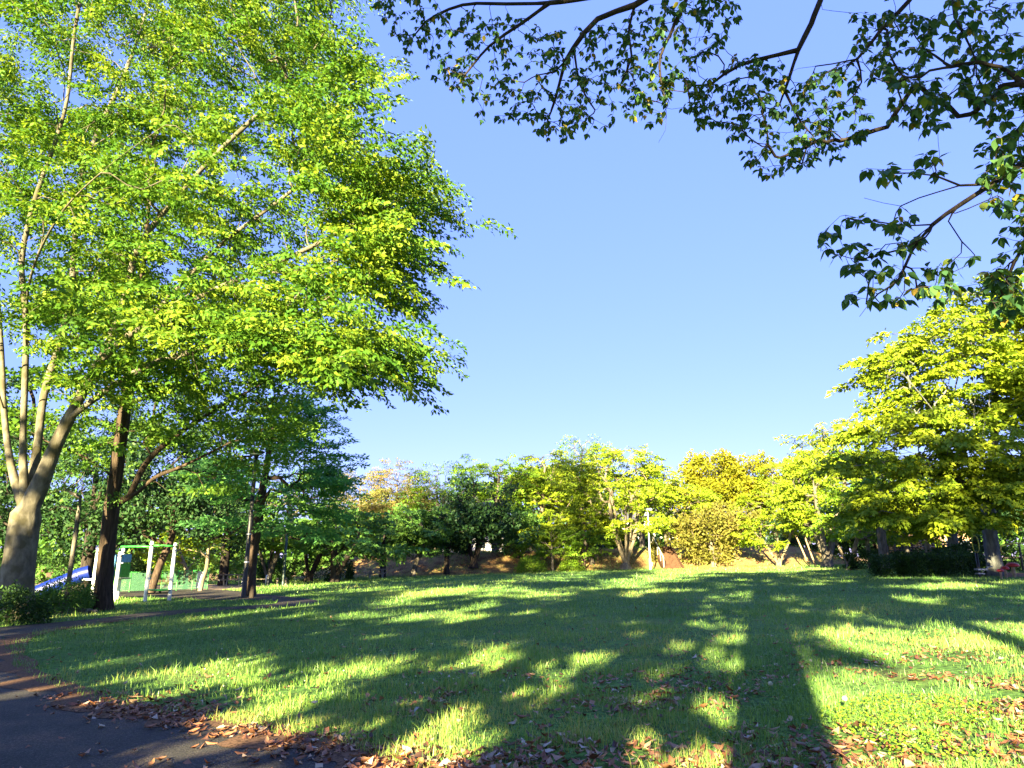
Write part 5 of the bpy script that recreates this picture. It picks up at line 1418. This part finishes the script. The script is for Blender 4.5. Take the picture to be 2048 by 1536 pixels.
# ------------------------------------------------------------------ shrubs and hedges
def shrub(name, label, px, Y, rx, ry, h, n, leaf, kind='ball', ss=0.35, zc=None, cat='shrub', boxy=False, ll=0.16, lw=0.08, g=None, rz=0.0):
    g = on_ground(px, Y) if g is None else g
    t = thing(name, label, cat, g)
    if boxy:
        P = np.column_stack([rng.uniform(-rx, rx, n), rng.uniform(-ry, ry, n), rng.uniform(0.03, h, n)])
        face = rng.integers(0, 5, n)
        P[face == 0, 1] = -ry; P[face == 1, 1] = ry; P[face == 2, 2] = h; P[face == 3, 0] = -rx; P[face == 4, 0] = rx
        P += rng.normal(0, 0.035, P.shape)
        P[:, 2] = np.clip(P[:, 2] + 0.06 * np.sin(P[:, 0] * 2.2 + px), 0.05, None)
        O = rng.normal(0, 0.5, P.shape); O[face == 0, 1] -= 1; O[face == 1, 1] += 1; O[face == 2, 2] += 0.8; O[face == 3, 0] -= 1; O[face == 4, 0] += 1
        c, s = math.cos(rz), math.sin(rz)
        for A_ in (P, O): A_[:, :2] = A_[:, :2] @ np.array([[c, s], [-s, c]])
    else:
        q = rng.normal(0, 1, (n, 3)); q[:, 2] = np.abs(q[:, 2]) * 0.9; q /= np.linalg.norm(q, axis=1, keepdims=True)
        lump = 0.75 + 0.5 * fnoise(q[:, 0] * 2.3 + px, q[:, 1] * 2.3 + q[:, 2] * 2)
        P = q * np.array([rx, ry, h]) * (0.45 + 0.5 * rng.random((n, 1)) ** 0.4) * lump[:, None]
        P[:, 2] = np.maximum(P[:, 2], 0.08); O = q + rng.normal(0, 0.3, q.shape)
    V, Fq, R_ = put_sprays(P, O, ss * rng.uniform(0.7, 1.2, n), [spray_ball(14, ll / ss, lw / ss) for _ in range(3)])
    V[:, 2] = np.maximum(V[:, 2], -0.03)
    link('foliage', mesh_np('foliage', V, Fq, leaf, rnd=R_), t)
    m = MB()
    for k in range(5):
        a = k * 1.26 + px; e = np.array([math.cos(a) * rx * 0.5, math.sin(a) * ry * 0.5, h * 0.6])
        m = MB().tube([(0.04 * math.cos(a), 0.04 * math.sin(a), -0.05), e * 0.5 + (0, 0, 0.1), e], [0.02, 0.014, 0.006], 5)
        m.build('stem', M_BARK_GREY, t, True)
    return t
shrub('shrub', 'dark clipped shrub at the foot of the great zelkova', 22, 20.3, 0.9, 0.6, 0.95, 260, M_LEAF_BOX, ss=0.3, ll=0.1, lw=0.05)
shrub('shrub', 'bushy green shrub around the thin sapling by the slide', 125, 24.6, 1.0, 0.7, 1.15, 260, M_LEAF_MID, ss=0.3, ll=0.1, lw=0.05)
shrub('shrub', 'lower green shrub left of the sapling', 92, 24.9, 0.6, 0.5, 0.7, 150, M_LEAF_MID, ss=0.28, ll=0.1, lw=0.05)
shrub('shrub', 'small shrub between the sapling and the ginkgo trunk', 165, 26.5, 0.6, 0.5, 0.8, 150, M_LEAF_BOX, ss=0.28, ll=0.1, lw=0.05)
shrub('shrub', 'rounded bright green shrub at the foot of the bank', 1062, 61.6, 1.25, 1.0, 1.25, 170, M_LEAF_FRESH, ss=0.5)
shrub('shrub', 'rounded shrub on the reddish litter left of the vase-shaped zelkova', 1142, 62.6, 1.0, 0.9, 1.05, 140, M_LEAF_FRESH, ss=0.5)
shrub('shrub', 'sunlit low bush hugging the left side of the stairs', 1312, 65.0, 0.5, 0.6, 1.9, 120, M_LEAF_OLIVE, ss=0.5)
shrub('hedge', 'loose dark hedge behind the dark green lamp post', 610, 55, 3.2, 0.6, 1.25, 520, M_LEAF_BOX, cat='hedge', boxy=True, ss=0.45)
shrub('hedge', 'sunlit bushes behind the bench and thin trunks', 545, 57, 1.3, 0.7, 1.4, 220, M_LEAF_YELLOW, cat='hedge', boxy=False, ss=0.5)
shrub('hedge', 'bushes in shade behind the picnic table left of the lamp post', 450, 55, 3.4, 0.8, 1.5, 480, M_LEAF_MID, cat='hedge', boxy=True, ss=0.5)
shrub('hedge', 'dark bushes behind the slide and zelkova trunk', 120, 44, 4.6, 0.8, 1.9, 620, M_LEAF_BOX, cat='hedge', boxy=True, ss=0.5)
shrub('hedge', 'clipped hedge block nearest the stout grey trunk', 1816, 35.5, 1.35, 0.7, 0.85, 520, M_LEAF_BOX, cat='hedge', boxy=True, ss=0.26, ll=0.11, lw=0.06)
shrub('hedge', 'clipped hedge block between the other hedge and the exercise loop', 1885, 34.5, 1.6, 0.7, 0.9, 560, M_LEAF_BOX, cat='hedge', boxy=True, ss=0.26, ll=0.11, lw=0.06)
shrub('hedge', 'long clipped hedge behind the mushroom stools', 2010, 38.5, 3.4, 0.6, 1.15, 900, M_LEAF_BOX, cat='hedge', boxy=True, ss=0.3, ll=0.13, lw=0.07)
shrub('hedge', 'low hedge in deep shade in front of the slatted fence', 1815, 47, 3.6, 0.6, 0.9, 560, M_LEAF_BOX, cat='hedge', boxy=True, ss=0.36)
shrub('hedge', 'dark undergrowth beneath the broad yellow-green tree', 1660, 68, 4.2, 1.2, 2.2, 520, M_LEAF_DARK, cat='undergrowth', boxy=True, ss=0.7, ll=0.25, lw=0.14)
shrub('hedge', 'dark undergrowth on the bank below the cherries', 790, 66.5, 6.5, 1.0, 1.0, 520, M_LEAF_BOX, cat='undergrowth', boxy=True, ss=0.6, ll=0.22, lw=0.12)
shrub('hedge', 'dark undergrowth behind the vase-shaped zelkova', 1165, 71, 3.6, 1.0, 2.0, 420, M_LEAF_DARK, cat='undergrowth', boxy=True, ss=0.7, ll=0.25, lw=0.14)
shrub('hedge', 'dark undergrowth behind the pinkish-olive tree', 1490, 72, 4.6, 1.2, 2.2, 480, M_LEAF_DARK, cat='undergrowth', boxy=True, ss=0.7, ll=0.25, lw=0.14)

# ------------------------------------------------------------------ surface root by the zelkova and ginkgo
g = gpt(120, 1232)
rt = thing('fallen_log', 'long weathered log lying in the shade between the zelkova and the ginkgo', 'log', g)
pts = [gpt(x, y) - g + np.array([0, 0, 0.07]) for x, y in ((52, 1231), (80, 1229), (105, 1226), (130, 1228), (160, 1226), (192, 1227))]
MB().tube(pts, [0.10, 0.14, 0.17, 0.13, 0.10, 0.06], 12).build('stem', M_BARK_GREY, rt, True)
MB().tube([pts[2], pts[2] + np.array([0.3, -0.35, 0.02]), pts[2] + np.array([0.8, -0.5, -0.02])], [0.07, 0.05, 0.025], 8).build('side_branch', M_BARK_GREY, rt, True)
g = gpt(72, 1243)
m = thing('stone', 'small weathered stone beside the log near the path', 'stone', g)
MB().lathe([(0.0, -0.02), (0.22, 0.0), (0.24, 0.05), (0.15, 0.12), (0.0, 0.14)], (0, 0, 0), 9).build('body', M_WOOD, m, True)

# ------------------------------------------------------------------ stairs up the bank
ST_N = 13
s0, s1 = on_ground(1347.5, 61.6), None
stairs = thing('staircase', 'reddish concrete steps climbing the sunlit bank', 'stairs', s0)
rise, run, wd = 0.148, 0.40, 1.5
sx, sy = (lambda d: (d[0] / np.hypot(*d[:2]), d[1] / np.hypot(*d[:2])))(s0)   # climbs straight away from the lawn
ang = -math.atan2(sx, sy) * 0.15
def stp(k, x=0.0, z=0.0):
    return np.array([x * math.cos(ang) - k * run * math.sin(ang), x * math.sin(ang) + k * run * math.cos(ang), z])
for k in range(ST_N):
    hh = 0.45 + k * rise
    MB().box(stp(k + 0.5, 0, (k + 1) * rise - hh / 2), (wd, run + 0.02, hh), rz=ang).build('step', M_CONC, stairs)
for s_ in (-1, 1):
    x = s_ * (wd / 2 + 0.08)
    MB().add([stp(-.3, x - .07, -.1), stp(-.3, x + .07, -.1), stp(ST_N, x + .07, ST_N * rise - .2), stp(ST_N, x - .07, ST_N * rise - .2), stp(-.3, x - .07, .12), stp(-.3, x + .07, .12), stp(ST_N, x + .07, ST_N * rise + .16), stp(ST_N, x - .07, ST_N * rise + .16)],
             [(0, 3, 2, 1), (4, 5, 6, 7), (0, 1, 5, 4), (1, 2, 6, 5), (2, 3, 7, 6), (3, 0, 4, 7)]).build('side_kerb', M_CONC, stairs)
x = -wd / 2 - 0.08
rail = MB().tube([stp(0, x, 0.1), stp(0, x, 0.95), stp(0.4, x, 1.05), stp(ST_N - 1, x, ST_N * rise + 0.9), stp(ST_N, x, ST_N * rise + 0.9), stp(ST_N, x, ST_N * rise)], 0.035, 8).build('handrail', M_WHITE, stairs, True)
for k in (3.5, 7, 10):
    MB().tube([stp(k, x, k * rise), stp(k, x, k * rise + 0.95)], 0.03, 8).build('baluster', M_WHITE, rail, True)
def top(px, Y): 
    g = on_ground(px, Y); return g
g = top(1341, 69.0)
gt = thing('barrier', 'white tubular barrier at the head of the stairs', 'barrier', g)
MB().tube([(-0.05, 0, -0.05), (-0.05, 0, 0.8), (0.05, 0, 0.9), (0.6, 0, 0.9), (0.7, 0, 0.8), (0.7, 0, -0.05)], 0.04, 10).build('hoop', M_WHITE, gt, True)
MB().tube([(-0.05, 0, 0.45), (0.7, 0, 0.45)], 0.03, 8).build('cross_bar', M_WHITE, gt, True)
g = top(1352, 68.6)
bo = thing('bollard', 'dark short bollard at the right of the stair head', 'bollard', g)
MB().lathe([(0.13, -0.05), (0.13, 0.6), (0.1, 0.68), (0, 0.7)], (0, 0, 0), 12).build('shaft', M_BLACK, bo, True)
MB().lathe([(0.135, 0.5), (0.138, 0.55), (0.135, 0.6)], (0, 0, 0), 12).build('band', M_WHITE, bo, True)
for px, Y, dx, lab in ((1620, 58, -0.75, 'slanting yellow stake left of its pair under the broad yellow-green tree'), (1632, 58, -0.55, 'slanting yellow stake right of its pair under the broad yellow-green tree')):
    g = on_ground(px, Y)
    t = thing('tree_stake', lab, 'stake', g)
    MB().tube([(0, 0, -0.1), (dx * 0.5, 0.2, 1.2), (dx, 0.4, 2.5)], [0.07, 0.06, 0.05], 10).build('pole', M_TANP, t, True)
    MB().tube([(dx * 0.93, 0.37, 2.3), (dx * 0.97, 0.39, 2.4)], 0.075, 10).build('rope_tie', M_BARK_GREY, t, True)

# ------------------------------------------------------------------ play and exercise equipment on the right
def mushroom(px, Y, h, r, label):
    g = on_ground(px, Y)
    t = thing('mushroom_stool', label, 'stool', g, 'mushroom stools')
    MB().lathe([(r * 0.36, -0.05), (r * 0.28, h * 0.5), (r * 0.26, h * 0.8)], (0, 0, 0), 14).build('stem', M_TANP, t, True)
    MB().lathe([(0, h * 0.72), (r * 0.7, h * 0.72), (r * 0.98, h * 0.76), (r, h * 0.82), (r * 0.85, h * 0.93), (r * 0.5, h), (0, h * 1.02)], (0, 0, 0), 22).build('cap', M_RED, t, True)
mushroom(2003, 30.6, 0.40, 0.15, 'smallest red mushroom stool at the edge of the worn dirt')
mushroom(2013, 30.9, 0.50, 0.17, 'middle-sized red mushroom stool between the other two')
mushroom(2029, 31.3, 0.62, 0.26, 'largest red mushroom stool in front of the long hedge')
g = on_ground(1960, 32.5)
ex = thing('exercise_loop', 'exercise device with a tall yellow-green loop on a dark post', 'exercise equipment', g)
MB().lathe([(0.06, -0.05), (0.06, 1.15), (0, 1.17)], (0, 0, 0), 12).build('post', M_BLACK, ex, True)
lo_ = []
for k in range(29):
    a = 2 * math.pi * k / 28
    lo_.append((math.copysign(abs(math.cos(a)) ** 0.7, math.cos(a)) * 0.15, -0.05, 1.46 + math.copysign(abs(math.sin(a)) ** 0.9, math.sin(a)) * 0.37))
MB().tube(lo_, 0.022, 8, cap=False).build('grip_loop', M_YELLOW, ex, True)
MB().box((0, -0.14, 0.34), (0.42, 0.3, 0.07)).build('step_plate', M_STEEL, ex)
MB().tube([(0.1, -0.05, 0.2), (0.42, -0.05, 0.45), (0.62, -0.05, 0.48)], 0.022, 8).build('side_arm', M_STEEL, ex, True)
MB().box((-0.05, -0.12, 0.16), (0.3, 0.25, 0.05)).build('foot_plate', M_STEEL, ex)
g = on_ground(2012, 36.0)
yb = thing('stretching_bar', 'long yellow stretching rail behind the mushroom stools', 'exercise equipment', g)
MB().tube([(0.1, 0, 0.95), (-0.02, 0, 1.0), (-0.08, 0, 1.12), (-0.02, 0, 1.32), (0.1, 0, 1.38), (1.3, 0.1, 1.5), (2.4, 0.2, 1.58)], 0.03, 8).build('rail', M_YBAR, yb, True)
for x_ in (0.95, 2.2):
    MB().lathe([(0.05, -0.05), (0.045, 1.46 if x_ < 1 else 1.56)], (x_, 0.08 * x_, 0), 10).build('post', M_BLACK, yb, True)

# ------------------------------------------------------------------ houses glimpsed between the trees
def house(px, Y, w_, d_, h, roof_h, wall, label, rz=0.0, nwin=4):
    g = on_ground(px, Y); g[2] -= 0.1
    t = thing('house', label, 'house', g, None, rz)
    MB().box((0, 0, h / 2), (w_, d_, h)).build('wall', wall, t)
    MB().add([(-w_ / 2 - .4, -d_ / 2 - .4, h + .01), (w_ / 2 + .4, -d_ / 2 - .4, h + .01), (w_ / 2 + .4, d_ / 2 + .4, h + .01), (-w_ / 2 - .4, d_ / 2 + .4, h + .01), (-w_ / 2 - .4, 0, h + roof_h), (w_ / 2 + .4, 0, h + roof_h)],
             [(0, 1, 5, 4), (2, 3, 4, 5), (0, 4, 3), (1, 2, 5), (0, 3, 2, 1)]).build('roof', M_ROOF, t)
    for k in range(nwin):
        for zz in (1.4, 4.0):
            if zz + 0.8 > h: continue
            x_ = (k + 0.5) / nwin * w_ - w_ / 2
            wi = MB().box((x_, -d_ / 2 - 0.03, zz), (1.1, 0.08, 1.1)).build('window', M_GLASS, t)
            MB().box((x_, -d_ / 2 - 0.05, zz - 0.6), (1.3, 0.14, 0.08)).build('sill', M_WHITE, wi)
house(948, 84, 7, 6, 5.6, 1.6, M_WALL_W, 'white house behind the many-stemmed dark oak')
house(1852, 74, 6, 6, 5.4, 1.8, M_WALL_O, 'tan house glimpsed behind the shady trunks', 0.1)
house(1285, 110, 12, 7, 5.4, 1.8, M_WALL_W, 'pale house far beyond the head of the stairs')
A = on_ground(1780, 60); B = on_ground(1905, 58)
sf = thing('slatted_fence', 'dark horizontal slat fence in front of the tan house', 'fence', A)
for i in range(6):
    q = A + (B - A) * i / 5 - A; q[2] = gz(q[0] + A[0], q[1] + A[1]) - A[2]
    MB().box(q + np.array([0, 0, 0.9]), (0.09, 0.09, 1.9)).build('post', M_BLACK, sf)
for k in range(8):
    q0 = np.array([0, 0, 0.2 + k * 0.21]); q1 = B - A + np.array([0, 0, 0.2 + k * 0.21])
    c = (q0 + q1) / 2; L = np.linalg.norm((q1 - q0)[:2])
    MB().box(c + np.array([0, -0.07, 0]), (L, 0.03, 0.13), rz=math.atan2(*(B - A)[[1, 0]])).build('slat', M_BARK_BLACK, sf)
